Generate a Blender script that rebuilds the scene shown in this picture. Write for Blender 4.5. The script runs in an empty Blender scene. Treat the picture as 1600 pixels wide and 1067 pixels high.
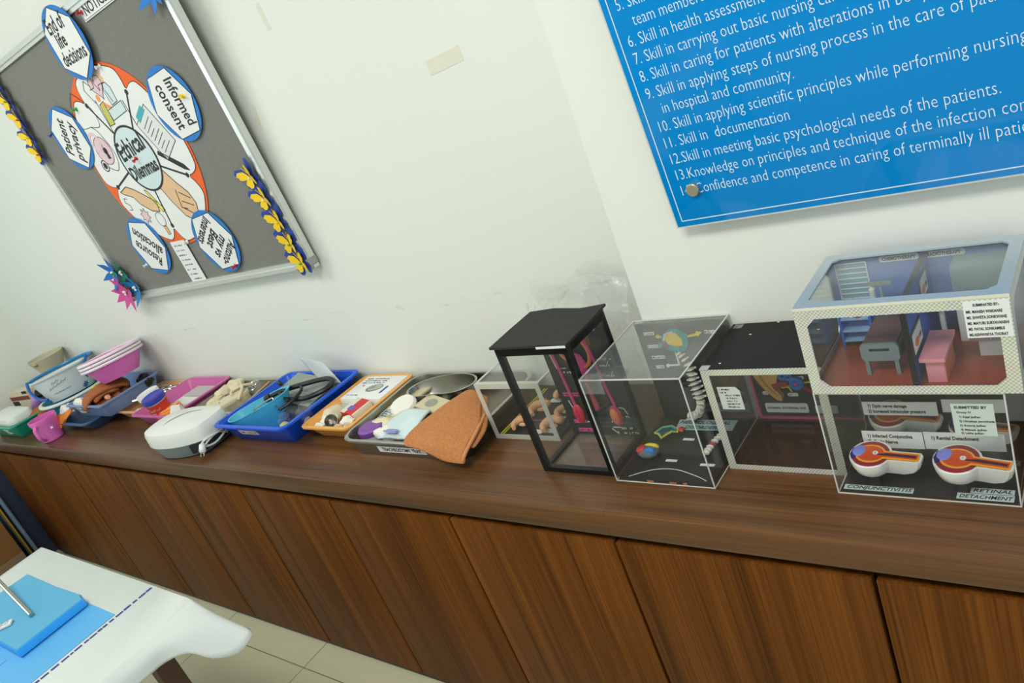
import bpy, bmesh, math, random
from mathutils import Vector as V, Matrix, noise
random.seed(11)
PI = math.pi
SC = bpy.context.scene
COL = SC.collection

# ------------------------------------------------------------------ camera
cam_d = bpy.data.cameras.new('camera'); cam = bpy.data.objects.new('camera', cam_d); COL.objects.link(cam)
cam_d.lens = 27.4; cam_d.sensor_width = 36.0; cam_d.clip_start = 0.05
cam.matrix_world = Matrix(((0.75784078, 0.04569491, 0.6508374, 0.0),
                           (0.5480684, 0.49662244, -0.67304323, 0.0),
                           (-0.35397511, 0.86676302, 0.3513168, 1.6575), (0, 0, 0, 1)))
SC.camera = cam
# ------------------------------------------------------------------ world, lights, exposure
w = bpy.data.worlds.new('room_light'); SC.world = w; w.use_nodes = True
bg = w.node_tree.nodes['Background']; bg.inputs[0].default_value = (0.86, 0.95, 1.0, 1); bg.inputs[1].default_value = 0.75
def area(name, loc, target, sx, sy, power, col):
    d = bpy.data.lights.new(name, 'AREA'); d.shape = 'RECTANGLE'; d.size = sx; d.size_y = sy; d.energy = power; d.color = col
    o = bpy.data.objects.new(name, d); COL.objects.link(o); o.location = loc
    o.rotation_euler = (V(target) - V(loc)).to_track_quat('-Z', 'Y').to_euler()
    return o
area('ceiling_panel_light', (-0.6, -0.3, 2.92), (-0.6, -0.1, 0), 1.2, 0.6, 31, (1.0, 0.97, 0.90))
area('ceiling_panel_light', (-2.9, 0.0, 2.92), (-2.9, 0.20, 0), 1.2, 0.6, 19, (1.0, 0.98, 0.92))
area('window_daylight', (-4.7, -0.6, 1.9), (-2.6, 1.4, 1.2), 1.4, 1.4, 15, (0.80, 0.93, 1.0))
vs = SC.view_settings; vs.view_transform = 'Standard'; vs.look = 'None'; vs.exposure = 0.32; vs.gamma = 1.0; vs.use_curve_mapping = False
SC.cycles.transparent_max_bounces = 40; SC.cycles.max_bounces = 12

T = 0.774            # worktop height
YW = 1.425           # back wall plane
YC = 1.292           # projecting right part of the back wall

# ------------------------------------------------------------------ materials
def lin(c):
    r = []
    for x in c:
        x = x/255.0
        r.append(x/12.92 if x <= 0.04045 else ((x+0.055)/1.055)**2.4)
    return (r[0], r[1], r[2], 1.0)
MATS = {}
def mat(name, rgb, rough=0.5, metal=0.0, var=0.06, scale=40.0, bump=0.0, spec=0.5, sss=0.0, coat=0.0):
    if name in MATS: return MATS[name]
    m = bpy.data.materials.new(name); m.use_nodes = True; nt = m.node_tree; N = nt.nodes; L = nt.links
    b = N['Principled BSDF']; c = lin(rgb)
    tc = N.new('ShaderNodeTexCoord'); nz = N.new('ShaderNodeTexNoise'); nz.inputs['Scale'].default_value = scale; nz.inputs['Detail'].default_value = 4
    L.new(tc.outputs['Object'], nz.inputs['Vector'])
    mx = N.new('ShaderNodeMix'); mx.data_type = 'RGBA'
    mx.inputs[6].default_value = tuple(x*(1-var) for x in c[:3])+(1,); mx.inputs[7].default_value = tuple(min(1, x*(1+var)) for x in c[:3])+(1,)
    L.new(nz.outputs['Fac'], mx.inputs[0]); L.new(mx.outputs[2], b.inputs['Base Color'])
    b.inputs['Roughness'].default_value = rough; b.inputs['Metallic'].default_value = metal
    b.inputs['Specular IOR Level'].default_value = spec
    if coat: b.inputs['Coat Weight'].default_value = coat; b.inputs['Coat Roughness'].default_value = 0.05
    if sss:
        b.inputs['Subsurface Weight'].default_value = sss; b.inputs['Subsurface Radius'].default_value = (0.01, 0.008, 0.006)
    if bump:
        bp = N.new('ShaderNodeBump'); bp.inputs['Strength'].default_value = bump; bp.inputs['Distance'].default_value = 0.002
        L.new(nz.outputs['Fac'], bp.inputs['Height']); L.new(bp.outputs['Normal'], b.inputs['Normal'])
    MATS[name] = m; return m
def wood(name, axis, dark, light, rough, spec):
    m = bpy.data.materials.new(name); m.use_nodes = True; nt = m.node_tree; N = nt.nodes; L = nt.links
    b = N['Principled BSDF']; g = N.new('ShaderNodeNewGeometry')
    def nz(sc, det, dist):
        mp = N.new('ShaderNodeMapping'); mp.inputs['Scale'].default_value = sc
        n = N.new('ShaderNodeTexNoise'); n.inputs['Scale'].default_value = 1.0; n.inputs['Detail'].default_value = det; n.inputs['Distortion'].default_value = dist
        L.new(g.outputs['Position'], mp.inputs['Vector']); L.new(mp.outputs['Vector'], n.inputs['Vector']); return n
    long_ = lambda a, c: (a, c, c) if axis == 'x' else (c, c, a)
    n1 = nz(long_(0.8, 34), 3, 0.15); n2 = nz(long_(2.5, 260), 3, 0.0); n3 = nz(long_(0.4, 9), 2, 0.1)
    def mad(x, k, y=None):
        q = N.new('ShaderNodeMath'); q.operation = 'MULTIPLY_ADD'; L.new(x, q.inputs[0]); q.inputs[1].default_value = k; q.inputs[2].default_value = 0.0
        if y is not None: L.new(y, q.inputs[2])
        return q.outputs[0]
    f = mad(n1.outputs['Fac'], 0.38, mad(n2.outputs['Fac'], 0.40, mad(n3.outputs['Fac'], 0.22)))
    r = N.new('ShaderNodeValToRGB'); e = r.color_ramp.elements
    e[0].position = 0.34; e[0].color = lin(dark); e[1].position = 0.66; e[1].color = lin(light)
    L.new(f, r.inputs['Fac']); L.new(r.outputs['Color'], b.inputs['Base Color'])
    b.inputs['Roughness'].default_value = rough; b.inputs['Specular IOR Level'].default_value = spec
    bp = N.new('ShaderNodeBump'); bp.inputs['Strength'].default_value = 0.08; bp.inputs['Distance'].default_value = 0.0005
    L.new(n2.outputs['Fac'], bp.inputs['Height']); L.new(bp.outputs['Normal'], b.inputs['Normal'])
    return m
def clear(name, tint=(0.975, 0.98, 0.975), haze=0.022, ior=1.45, rough=0.03, hazecol=(0.8, 0.82, 0.8), wrinkle=0.0):
    m = bpy.data.materials.new(name); m.use_nodes = True; nt = m.node_tree; N = nt.nodes; L = nt.links
    N.remove(N['Principled BSDF']); out = N['Material Output']
    tr = N.new('ShaderNodeBsdfTransparent'); tr.inputs[0].default_value = tint+(1,)
    gl = N.new('ShaderNodeBsdfGlossy'); gl.inputs['Roughness'].default_value = rough
    df = N.new('ShaderNodeBsdfDiffuse'); df.inputs[0].default_value = hazecol+(1,)
    m1 = N.new('ShaderNodeMixShader'); m2 = N.new('ShaderNodeMixShader'); lw = N.new('ShaderNodeLayerWeight'); f0 = ((ior-1)/(ior+1))**2
    pw = N.new('ShaderNodeMath'); pw.operation = 'POWER'; pw.inputs[1].default_value = 5; L.new(lw.outputs['Facing'], pw.inputs[0])
    fr = N.new('ShaderNodeMath'); fr.operation = 'MULTIPLY_ADD'; fr.inputs[1].default_value = 1-f0; fr.inputs[2].default_value = f0; L.new(pw.outputs[0], fr.inputs[0])
    tc = N.new('ShaderNodeTexCoord'); nz = N.new('ShaderNodeTexNoise'); nz.inputs['Scale'].default_value = 9.0; nz.inputs['Detail'].default_value = 6
    L.new(tc.outputs['Object'], nz.inputs['Vector'])
    mr = N.new('ShaderNodeMath'); mr.operation = 'MULTIPLY'; mr.inputs[1].default_value = haze*2; L.new(nz.outputs['Fac'], mr.inputs[0])
    L.new(mr.outputs[0], m1.inputs[0]); L.new(tr.outputs[0], m1.inputs[1]); L.new(df.outputs[0], m1.inputs[2])
    L.new(fr.outputs[0], m2.inputs[0]); L.new(m1.outputs[0], m2.inputs[1]); L.new(gl.outputs[0], m2.inputs[2]); L.new(m2.outputs[0], out.inputs[0])
    if wrinkle:
        n2 = N.new('ShaderNodeTexNoise'); n2.inputs['Scale'].default_value = 30; n2.inputs['Detail'].default_value = 5; n2.inputs['Distortion'].default_value = 1.5
        L.new(tc.outputs['Object'], n2.inputs['Vector']); bp = N.new('ShaderNodeBump'); bp.inputs['Strength'].default_value = wrinkle; bp.inputs['Distance'].default_value = 0.01
        L.new(n2.outputs['Fac'], bp.inputs['Height']); L.new(bp.outputs[0], gl.inputs['Normal']); L.new(bp.outputs[0], lw.inputs['Normal'])
    return m
def checker(name, c1, c2, scale, rough, metal):
    m = bpy.data.materials.new(name); m.use_nodes = True; nt = m.node_tree; N = nt.nodes; L = nt.links
    b = N['Principled BSDF']; tc = N.new('ShaderNodeTexCoord'); mp = N.new('ShaderNodeMapping'); mp.inputs['Scale'].default_value = (1, 0, 1); mp.inputs['Location'].default_value = (0.00031, 0.0011, 0.00037); L.new(tc.outputs['Object'], mp.inputs['Vector']); ck = N.new('ShaderNodeTexChecker'); ck.inputs['Scale'].default_value = scale
    ck.inputs[1].default_value = lin(c1); ck.inputs[2].default_value = lin(c2); L.new(mp.outputs['Vector'], ck.inputs['Vector'])
    nz = N.new('ShaderNodeTexNoise'); nz.inputs['Scale'].default_value = 30; L.new(tc.outputs['Object'], nz.inputs['Vector'])
    hs = N.new('ShaderNodeMix'); hs.data_type = 'RGBA'; hs.blend_type = 'SOFT_LIGHT'; hs.inputs[0].default_value = 0.55
    L.new(ck.outputs['Color'], hs.inputs[6]); L.new(nz.outputs['Color'], hs.inputs[7]); L.new(hs.outputs[2], b.inputs['Base Color'])
    b.inputs['Roughness'].default_value = rough; b.inputs['Metallic'].default_value = metal
    return m
def wall_paint(name, rgb):
    m = mat(name, rgb, 0.55, var=0.015, scale=2.0); nt = m.node_tree; N = nt.nodes; L = nt.links; b = N['Principled BSDF']
    # scuffs left by trays in a band above the worktop
    g = N.new('ShaderNodeNewGeometry'); sp = N.new('ShaderNodeSeparateXYZ'); L.new(g.outputs['Position'], sp.inputs[0])
    mp = N.new('ShaderNodeMapping'); mp.inputs['Scale'].default_value = (14, 14, 60); L.new(g.outputs['Position'], mp.inputs['Vector'])
    n = N.new('ShaderNodeTexNoise'); n.inputs['Scale'].default_value = 1.0; n.inputs['Detail'].default_value = 6; L.new(mp.outputs[0], n.inputs['Vector'])
    r = N.new('ShaderNodeMapRange'); r.inputs['From Min'].default_value = 0.60; r.inputs['From Max'].default_value = 0.72; L.new(n.outputs['Fac'], r.inputs['Value'])
    d = N.new('ShaderNodeMath'); d.operation = 'COMPARE'; d.inputs[1].default_value = 1.05; d.inputs[2].default_value = 0.012; L.new(sp.outputs['Z'], d.inputs[0])
    q = N.new('ShaderNodeMath'); q.operation = 'MULTIPLY'; L.new(r.outputs[0], q.inputs[0]); L.new(d.outputs[0], q.inputs[1])
    mx = N.new('ShaderNodeMix'); mx.data_type = 'RGBA'; src = b.inputs['Base Color'].links[0].from_socket
    q2 = N.new('ShaderNodeMath'); q2.operation = 'MULTIPLY'; q2.inputs[1].default_value = 0.35; L.new(q.outputs[0], q2.inputs[0])
    L.new(q2.outputs[0], mx.inputs[0]); L.new(src, mx.inputs[6]); mx.inputs[7].default_value = lin((150, 145, 135)); L.new(mx.outputs[2], b.inputs['Base Color'])
    return m
def floor_tiles():
    m = bpy.data.materials.new('floor_tiles'); m.use_nodes = True; nt = m.node_tree; N = nt.nodes; L = nt.links; b = N['Principled BSDF']
    g = N.new('ShaderNodeNewGeometry'); mp = N.new('ShaderNodeMapping'); mp.inputs['Location'].default_value = (2.335, -0.853, 0); L.new(g.outputs['Position'], mp.inputs['Vector'])
    br = N.new('ShaderNodeTexBrick'); br.offset = 0; br.inputs['Scale'].default_value = 1.0; br.inputs['Brick Width'].default_value = 0.6; br.inputs['Row Height'].default_value = 0.6
    br.inputs['Mortar Size'].default_value = 0.0018; br.inputs[1].default_value = lin((196, 194, 164)); br.inputs[2].default_value = lin((192, 191, 161)); br.inputs[3].default_value = lin((112, 110, 90))
    L.new(mp.outputs[0], br.inputs['Vector']); L.new(br.outputs['Color'], b.inputs['Base Color']); b.inputs['Roughness'].default_value = 0.28
    return m
WOOD_TOP = wood('walnut_worktop_laminate', 'x', (60, 38, 19), (114, 77, 43), 0.3, 0.35)
WOOD_DOOR = wood('walnut_door_laminate', 'z', (64, 34, 6), (122, 72, 24), 0.5, 0.1)
WALL = wall_paint('wall_paint', (230, 234, 226)); WALLC = mat('wall_paint_plain', (233, 236, 228), 0.5, var=0.01, scale=2)
FLOOR = floor_tiles()
ACR = clear('acrylic_sheet', haze=0.012, ior=1.36); ACRTOP = clear('dusty_acrylic_sheet', haze=0.065)
PBAG = clear('plastic_film', haze=0.07, rough=0.12, wrinkle=1.0); GLASS = clear('jar_glass', haze=0.03, ior=1.6)
EDGE = mat('acrylic_glued_edge', (205, 208, 202), 0.25, var=0.1, spec=0.7)
BLACK = mat('black_card', (26, 27, 27), 0.55, var=0.12); BLACKT = mat('black_tape', (18, 18, 19), 0.42)
SILV = checker('holographic_silver_tape', (234, 234, 224), (186, 192, 178), 330, 0.32, 0.3)
SILV2 = mat('silver_tape', (200, 202, 196), 0.35, 0.35, 0.1, 120)
STEEL = mat('stainless_steel', (190, 188, 180), 0.24, 1.0, 0.04); ALU = mat('aluminium', (214, 218, 214), 0.32, 0.55, 0.03); STEELD = mat('brushed_steel', (150, 148, 140), 0.34, 1.0, 0.05)
WHITE = mat('white_paper', (232, 234, 232), 0.6, var=0.015); WPLAS = mat('white_plastic', (226, 231, 226), 0.35, var=0.015); CARD = mat('label_paper', (222, 226, 224), 0.6, var=0.02)
INK = mat('black_ink', (24, 24, 26), 0.6); CREAM = mat('cream_latex', (222, 210, 178), 0.5, var=0.05); COTTON = mat('cotton_wool', (236, 234, 224), 0.9, var=0.03, bump=0.5, scale=120)
PINK = mat('pink_plastic', (224, 116, 196), 0.3, var=0.03); PINK2 = mat('mauve_plastic', (202, 104, 166), 0.32, var=0.03); BLUE = mat('royal_blue_plastic', (8, 86, 216), 0.32, var=0.03)
ORANGE = mat('orange_plastic', (232, 168, 84), 0.35, var=0.03); PEACH = mat('peach_plastic', (226, 176, 130), 0.4, var=0.03); TEAL = mat('teal_plastic', (8, 150, 176), 0.3, var=0.03)
GREEN = mat('green_plastic', (12, 160, 128), 0.35, var=0.03); PERI = mat('periwinkle_plastic', (120, 146, 194), 0.35, var=0.03); NAVY = mat('slate_blue_plastic', (62, 96, 136), 0.4, var=0.04)
CYAN = mat('turquoise_plastic', (78, 186, 218), 0.3, var=0.02); BROWN = mat('brown_towelling', (186, 122, 72), 0.95, var=0.35, bump=1.0, scale=150); BROWN2 = mat('dark_brown_towelling', (166, 98, 56), 0.95, var=0.18, bump=0.8, scale=220)
GREY = mat('grey_plastic', (112, 124, 128), 0.45); GREYL = mat('grey_folder_board', (150, 160, 152), 0.55); RUB = mat('black_rubber', (20, 22, 22), 0.4, spec=0.6)
RED = mat('red_card', (206, 30, 34), 0.4); PURPLE = mat('purple_plastic', (126, 72, 158), 0.4); BLUEP = mat('blue_paper', (28, 122, 206), 0.65); ORP = mat('orange_paper', (240, 98, 30), 0.65)
YEL = mat('yellow_paper', (242, 204, 20), 0.6); NAVP = mat('navy_paper', (30, 66, 160), 0.6); SKIN = mat('skin_tone_crayon', (226, 188, 146), 0.7); PALEP = mat('pale_pink_crayon', (226, 196, 204), 0.7)
FELT = mat('grey_felt', (124, 125, 119), 0.95, var=0.12, scale=60, bump=0.3); PALEB = mat('pale_blue_paper', (206, 224, 228), 0.6); TAN = mat('tan_card', (196, 164, 118), 0.7); MINT = mat('mint_plastic', (160, 208, 186), 0.4)
MAG = mat('magenta_paper', (206, 62, 132), 0.5); CLOTH = mat('white_cotton_cloth', (208, 215, 212), 0.85, var=0.02, bump=0.15, scale=200); SKYB = mat('sky_blue_sheet', (84, 168, 224), 0.55, var=0.04); PADB = mat('blue_foam_pad', (82, 164, 204), 0.6, var=0.03); PADE = mat('bright_blue_vinyl', (44, 160, 240), 0.45)

# ------------------------------------------------------------------ mesh helpers
class B:
    def __init__(s): s.bm = bmesh.new(); s.mi = 0
    def _f(s, vs):
        try: f = s.bm.faces.new(vs); f.material_index = s.mi; f.smooth = True
        except ValueError: pass
    def box(s, x0, x1, y0, y1, z0, z1, bev=0.0, M=None):
        v = [s.bm.verts.new((x, y, z)) for x in (x0, x1) for y in (y0, y1) for z in (z0, z1)]
        fs = [(0, 1, 3, 2), (4, 6, 7, 5), (0, 4, 5, 1), (2, 3, 7, 6), (0, 2, 6, 4), (1, 5, 7, 3)]
        n0 = len(s.bm.faces); faces = []
        for f in fs:
            fa = s.bm.faces.new([v[i] for i in f]); fa.material_index = s.mi; fa.smooth = True; faces.append(fa)
        if bev:
            r = bmesh.ops.bevel(s.bm, geom=list({e for f in faces for e in f.edges}), offset=bev, segments=2, affect='EDGES', profile=0.5)
            v = list({x for f in r['faces'] for x in f.verts} | {x for x in v if x.is_valid})
            for f in r['faces']: f.smooth = True; f.material_index = s.mi
        if M:
            for x in v: x.co = M @ x.co
        return s
    def loft(s, loops, cap0=True, cap1=True, closed=True):
        L = [[s.bm.verts.new(p) for p in lp] for lp in loops]; n = len(L[0])
        for a, b in zip(L, L[1:]):
            for i in range(n if closed else n-1):
                j = (i+1) % n; s._f((a[i], a[j], b[j], b[i]))
        if cap0: s._f(list(reversed(L[0])))
        if cap1: s._f(L[-1])
        return s
    def lathe(s, prof, n=28, c=(0, 0, 0), sx=1, sy=1, cap0=True, cap1=True):
        return s.loft([[(c[0]+r*sx*math.cos(2*PI*i/n), c[1]+r*sy*math.sin(2*PI*i/n), c[2]+z) for i in range(n)] for r, z in prof], cap0, cap1)
    def tube(s, pts, r, n=8, closed=False):
        pts = [V(p) for p in pts]; loops = []; up = V((0.13, 0.27, 0.95)); m = len(pts)
        for i, p in enumerate(pts):
            a = pts[i-1] if (i or closed) else p; b = pts[(i+1) % m] if (i < m-1 or closed) else p
            t = (b-a).normalized(); x = t.cross(up).normalized(); y = x.cross(t); rr = r[i] if isinstance(r, (list, tuple)) else r
            loops.append([p+x*rr*math.cos(2*PI*k/n)+y*rr*math.sin(2*PI*k/n) for k in range(n)])
        if closed: loops.append(loops[0])
        return s.loft(loops, not closed, not closed)
    def poly(s, pts, y0, y1):            # prism: outline in the x-z plane, front at y0 and back at y1
        a = sum(pts[i][0]*pts[(i+1) % len(pts)][1]-pts[(i+1) % len(pts)][0]*pts[i][1] for i in range(len(pts)))
        if a < 0: pts = list(reversed(pts))
        f = [s.bm.verts.new((x, y0, z)) for x, z in pts]; b = [s.bm.verts.new((x, y1, z)) for x, z in pts]; n = len(f)
        s._f(f); s._f(list(reversed(b)))
        for i in range(n): s._f((f[(i+1) % n], f[i], b[i], b[(i+1) % n]))
        return s
    def flat(s, pts, z0, z1):            # prism: outline in the x-y plane
        a = sum(pts[i][0]*pts[(i+1) % len(pts)][1]-pts[(i+1) % len(pts)][0]*pts[i][1] for i in range(len(pts)))
        if a < 0: pts = list(reversed(pts))
        return s.loft([[(x, y, z0) for x, y in pts], [(x, y, z1) for x, y in pts]])
    def line(s, pts, wd, y0, y1, closed=False):   # drawn stroke in the x-z plane
        if closed: pts = list(pts)+[pts[0]]
        for (x0, z0), (x1, z1) in zip(pts, pts[1:]):
            l = math.hypot(x1-x0, z1-z0)
            if l < 1e-6: continue
            dx, dz = (x1-x0)/l*wd/2, (z1-z0)/l*wd/2
            s.poly([(x0-dz-dx*.5, z0+dx-dz*.5), (x0+dz-dx*.5, z0-dx-dz*.5), (x1+dz+dx*.5, z1-dx+dz*.5), (x1-dz+dx*.5, z1+dx+dz*.5)], y0, y1)
        return s
    def ring(s, outer, inner, y0, y1):    # frame in the x-z plane between two outlines with equal point counts
        n = len(outer)
        lo = [[s.bm.verts.new((x, y, z)) for x, z in P] for P, y in ((outer, y0), (inner, y0), (inner, y1), (outer, y1))]
        for a, b in ((0, 1), (1, 2), (2, 3), (3, 0)):
            for i in range(n): j = (i+1) % n; s._f((lo[a][i], lo[a][j], lo[b][j], lo[b][i]))
        return s
    def blob(s, c, r, amp=0.25, freq=1.6, seed=0.0, sub=3):
        g = bmesh.ops.create_icosphere(s.bm, subdivisions=sub, radius=1.0)
        for v in g['verts']:
            k = 1+amp*noise.noise(v.co*freq+V((seed, seed*1.7, -seed)))+amp*.5*noise.noise(v.co*freq*2.7+V((-seed, seed, seed)))
            v.co = V((c[0]+v.co.x*r[0]*k, c[1]+v.co.y*r[1]*k, c[2]+v.co.z*r[2]*k))
        for f in {f for v in g['verts'] for f in v.link_faces}: f.smooth = True; f.material_index = s.mi
        return s
    def xf(s, M):
        for v in s.bm.verts: v.co = M @ v.co
        return s
def obj(name, b, m, parent=None, loc=(0, 0, 0), rot=(0, 0, 0), sharp=35, mods=()):
    me = bpy.data.meshes.new(name); bmesh.ops.recalc_face_normals(b.bm, faces=b.bm.faces); b.bm.to_mesh(me); b.bm.free()
    for x in (m if isinstance(m, (list, tuple)) else [m]): me.materials.append(x)
    me.set_sharp_from_angle(angle=math.radians(sharp))
    o = bpy.data.objects.new(name, me); COL.objects.link(o); o.location = loc; o.rotation_euler = rot
    if parent: o.parent = parent
    for k in mods:
        if k[0] == 'sub': q = o.modifiers.new('s', 'SUBSURF'); q.levels = k[1]; q.render_levels = k[1]
        if k[0] == 'sol': q = o.modifiers.new('t', 'SOLIDIFY'); q.thickness = k[1]; q.offset = k[2]
    return o
def tag(o, label, cat, group=None, kind=None):
    o['label'] = label; o['category'] = cat
    if group: o['group'] = group
    if kind: o['kind'] = kind
    return o
def thing(name, label, cat, loc=(0, 0, 0), rot=(0, 0, 0), group=None):
    o = bpy.data.objects.new(name, None); o.empty_display_size = 0.02; COL.objects.link(o); o.location = loc; o.rotation_euler = rot
    return tag(o, label, cat, group)
def copy_tree(o, parent=None):
    c = o.copy(); COL.objects.link(c)
    if parent: c.parent = parent
    for ch in o.children: copy_tree(ch, c)
    return c
def struct(name, b, m): o = obj(name, b, m); o['kind'] = 'structure'; return o
def text_bm(b, s, x, z, size, y=0.0, rot=0.0, sx=1.0, align='LEFT', bold=0.0, shear=0.0, ext=0.00015, M=None, fit=None):
    cu = bpy.data.curves.new('t', 'FONT'); cu.body = s; cu.size = size; cu.align_x = align; cu.resolution_u = 2; cu.offset = bold; cu.extrude = ext; cu.shear = shear
    o = bpy.data.objects.new('t', cu); COL.objects.link(o); dg = bpy.context.evaluated_depsgraph_get()
    me = bpy.data.meshes.new_from_object(o.evaluated_get(dg)); bpy.data.objects.remove(o); bpy.data.curves.remove(cu)
    if fit: xs = [v.co.x for v in me.vertices]; sx = fit/(max(xs)-min(xs))
    ca, sa = math.cos(rot), math.sin(rot)
    X = Matrix(((ca*sx, -sa, 0, x), (0, 0, -1, y), (sa*sx, ca, 0, z), (0, 0, 0, 1)))
    if M: X = M @ X
    me.transform(X); n = len(b.bm.faces); b.bm.from_mesh(me); b.bm.faces.ensure_lookup_table()
    for f in b.bm.faces[n:]: f.material_index = b.mi
    bpy.data.meshes.remove(me); return b
def lettering(lines, m, parent, y=-0.0004, name='lettering', loc=(0, 0, 0), rot=(0, 0, 0), **k):
    b = B()
    for ln in lines: text_bm(b, *ln[:4], y=y, **(dict(k, **ln[4]) if len(ln) > 4 else k))
    return obj(name, b, m, parent, loc, rot)
def scribble(b, x0, x1, z, h, y, dens=1.0):  # unreadable small writing: short strokes along a row
    x = x0
    while x < x1:
        wv = random.uniform(0.35, 0.8)*h
        if random.random() < 0.84*dens:
            b.box(x, x+wv*.35, y-.0002, y, z, z+h*random.uniform(.7, 1)); b.box(x, x+wv, y-.0002, y, z+random.choice((0, .4, .75))*h, z+random.choice((0, .4, .75))*h+h*.22)
        x += wv*1.35
    return b
def rrect(w, d, r, n=5, c=(0, 0), z=0.0):
    P = []
    for qx, qy, a0 in ((1, 1, 0), (-1, 1, 90), (-1, -1, 180), (1, -1, 270)):
        for i in range(n+1):
            a = math.radians(a0+90*i/n); P.append((c[0]+qx*(w/2-r)+r*math.cos(a), c[1]+qy*(d/2-r)+r*math.sin(a), z))
    return P
def circle(r, n=40, c=(0, 0), a0=0): return [(c[0]+r*math.cos(2*PI*i/n+a0), c[1]+r*math.sin(2*PI*i/n+a0)) for i in range(n)]
def smooth_path(P, k=6):
    P = [V(p) for p in P]; out = []
    for i in range(len(P)-1):
        a, b, c, d = P[max(i-1, 0)], P[i], P[i+1], P[min(i+2, len(P)-1)]
        for j in range(k):
            t = j/k; out.append(0.5*((2*b)+(c-a)*t+(2*a-5*b+4*c-d)*t*t+(3*b-a-3*c+d)*t**3))
    return out+[P[-1]]
def patch(b, rows, ku=5, kv=5):
    R = [smooth_path(r, kv) for r in rows]; cols = [smooth_path([r[i] for r in R], ku) for i in range(len(R[0]))]
    G = [[b.bm.verts.new(cols[i][j]) for i in range(len(cols))] for j in range(len(cols[0]))]
    for j in range(len(G)-1):
        for i in range(len(G[0])-1): b._f((G[j][i], G[j][i+1], G[j+1][i+1], G[j+1][i]))
    return b

# ------------------------------------------------------------------ the room
struct('floor', B().box(-7, 3, -4, 1.9, -0.05, 0), FLOOR)
struct('wall_back', B().box(-4.98, -0.868, YW, YW+0.12, 0, 3.0), WALL)
struct('wall_right', B().box(-0.868, 2.6, YC, YW+0.12, 0, 3.0), WALLC)
struct('wall_left', B().box(-4.98, -4.88, -2.6, YW, 0, 3.0), WALLC)
struct('light_blocking_wall', B().box(-4.98, -1.3, -2.7, -2.6, 0, 3.0), WALLC)  # unseen wall added to block outside light on the left, open to the right
struct('ceiling', B().box(-4.98, 2.6, -2.7, YW+0.12, 3.0, 3.08), WALLC)

# ------------------------------------------------------------------ worktop and cabinets
b = B()
b.loft([[(x, y, z) for y, z in ((0.952, T-0.058), (0.950, T-0.05), (0.950, T-0.006), (0.953, T-0.001), (0.957, T), (YC-.002, T), (YC-.002, T-0.058))] for x in (-0.8692, 1.2)])
b.loft([[(x, y, z) for y, z in ((0.952, T-0.058), (0.950, T-0.05), (0.950, T-0.006), (0.953, T-0.001), (0.957, T), (YW-.002, T), (YW-.002, T-0.058))] for x in (-4.872, -0.8696)])
tag(obj('worktop', b, WOOD_TOP), 'long dark walnut worktop running under the wall, carrying trays and display cases', 'worktop')
EDG = [0.56, 0.087, -0.386, -0.873, -1.339, -1.809, -2.278, -2.754, -3.231, -3.71, -4.19, -4.76]
def cabinet(i, label):
    xr, xm, xl = EDG[i], EDG[i+1], EDG[i+2] if i+2 < len(EDG) else None
    lo = xl if xl is not None else xm
    t = thing('base_cabinet', label, 'cabinet', (lo, 0.955, 0), group=None); wd = xr-lo
    obj('carcass', B().box(0.002, wd-0.002, 0.03, 0.40 if xr < -0.9 else 0.30, 0.0, T-0.0585), mat('cabinet_inside', (40, 26, 17), 0.7), t)
    obj('plinth', B().box(0, wd, 0.012, 0.03, 0, 0.035), mat('dark_plinth', (58, 40, 27), 0.5), t)
    for a, c in ([(lo, xm), (xm, xr)] if xl is not None else [(lo, xr)]):
        obj('door', B().box(a-lo+0.0035, c-lo-0.0035, 0, 0.018, 0.03, T-0.079, 0.0012), WOOD_DOOR, t)
    return t
cabinet(0, 'walnut base cabinet at the right edge of the picture, mostly cut off'); cabinet(2, 'walnut two-door base cabinet under the black case and the clear case'); cabinet(4, 'walnut two-door base cabinet under the blue tray and the steel tray')
cabinet(6, 'walnut two-door base cabinet under the white machine, behind the cloth-covered table'); cabinet(8, 'dim walnut base cabinet under the stacked basins and pink mug'); cabinet(10, 'dim walnut single-door base cabinet at the far left end')

# ------------------------------------------------------------------ notice board, leaning slightly off the wall
LEAN = math.atan(0.0444); RX = Matrix.Rotation(LEAN, 4, 'X')
def onb(x, z, off=0.0):              # a point on the felt, off metres in front of it
    return (x, 1.40-0.0444*(z-1.23)-off, z)
def brot(phi=0.0): return (RX @ Matrix.Rotation(-phi, 4, 'Y')).to_euler()
BX0, BX1, BZ0, BZ1 = -3.285, -2.005, 1.228, 2.192
nb = thing('notice_board', 'large grey felt notice board with aluminium frame leaning on the wall', 'notice board', onb(0, BZ0, 0), brot())
hh = BZ1-BZ0
obj('felt_panel', B().box(BX0+.01, BX1-.01, 0.0, 0.014, 0.01, hh-.01), FELT, nb)
b = B(); fw = 0.03
for y0, wd, off in ((-0.009, fw, 0), (-0.014, fw*.45, 0.004)):
    o_, i_ = [(BX0+off, off), (BX1-off, off), (BX1-off, hh-off), (BX0+off, hh-off)], [(BX0+off+wd, off+wd), (BX1-off-wd, off+wd), (BX1-off-wd, hh-off-wd), (BX0+off+wd, hh-off-wd)]
    b.ring(o_, i_, y0, 0.012)
obj('frame', b, ALU, nb)
for x, z in ((BX0, 0), (BX1, 0), (BX0, hh), (BX1, hh)):
    sx, sz = (1 if x == BX0 else -1), (1 if z == 0 else -1)
    pts = [(x+sx*.034, z-sz*.002), (x+sx*.012, z-sz*.003), (x-sx*.003, z+sz*.012), (x-sx*.002, z+sz*.034), (x+sx*.034, z+sz*.034)]
    obj('frame_corner', B().poly(pts, -0.0155, 0.0125), mat('grey_corner_cap', (150, 154, 152), 0.45), nb)
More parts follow.
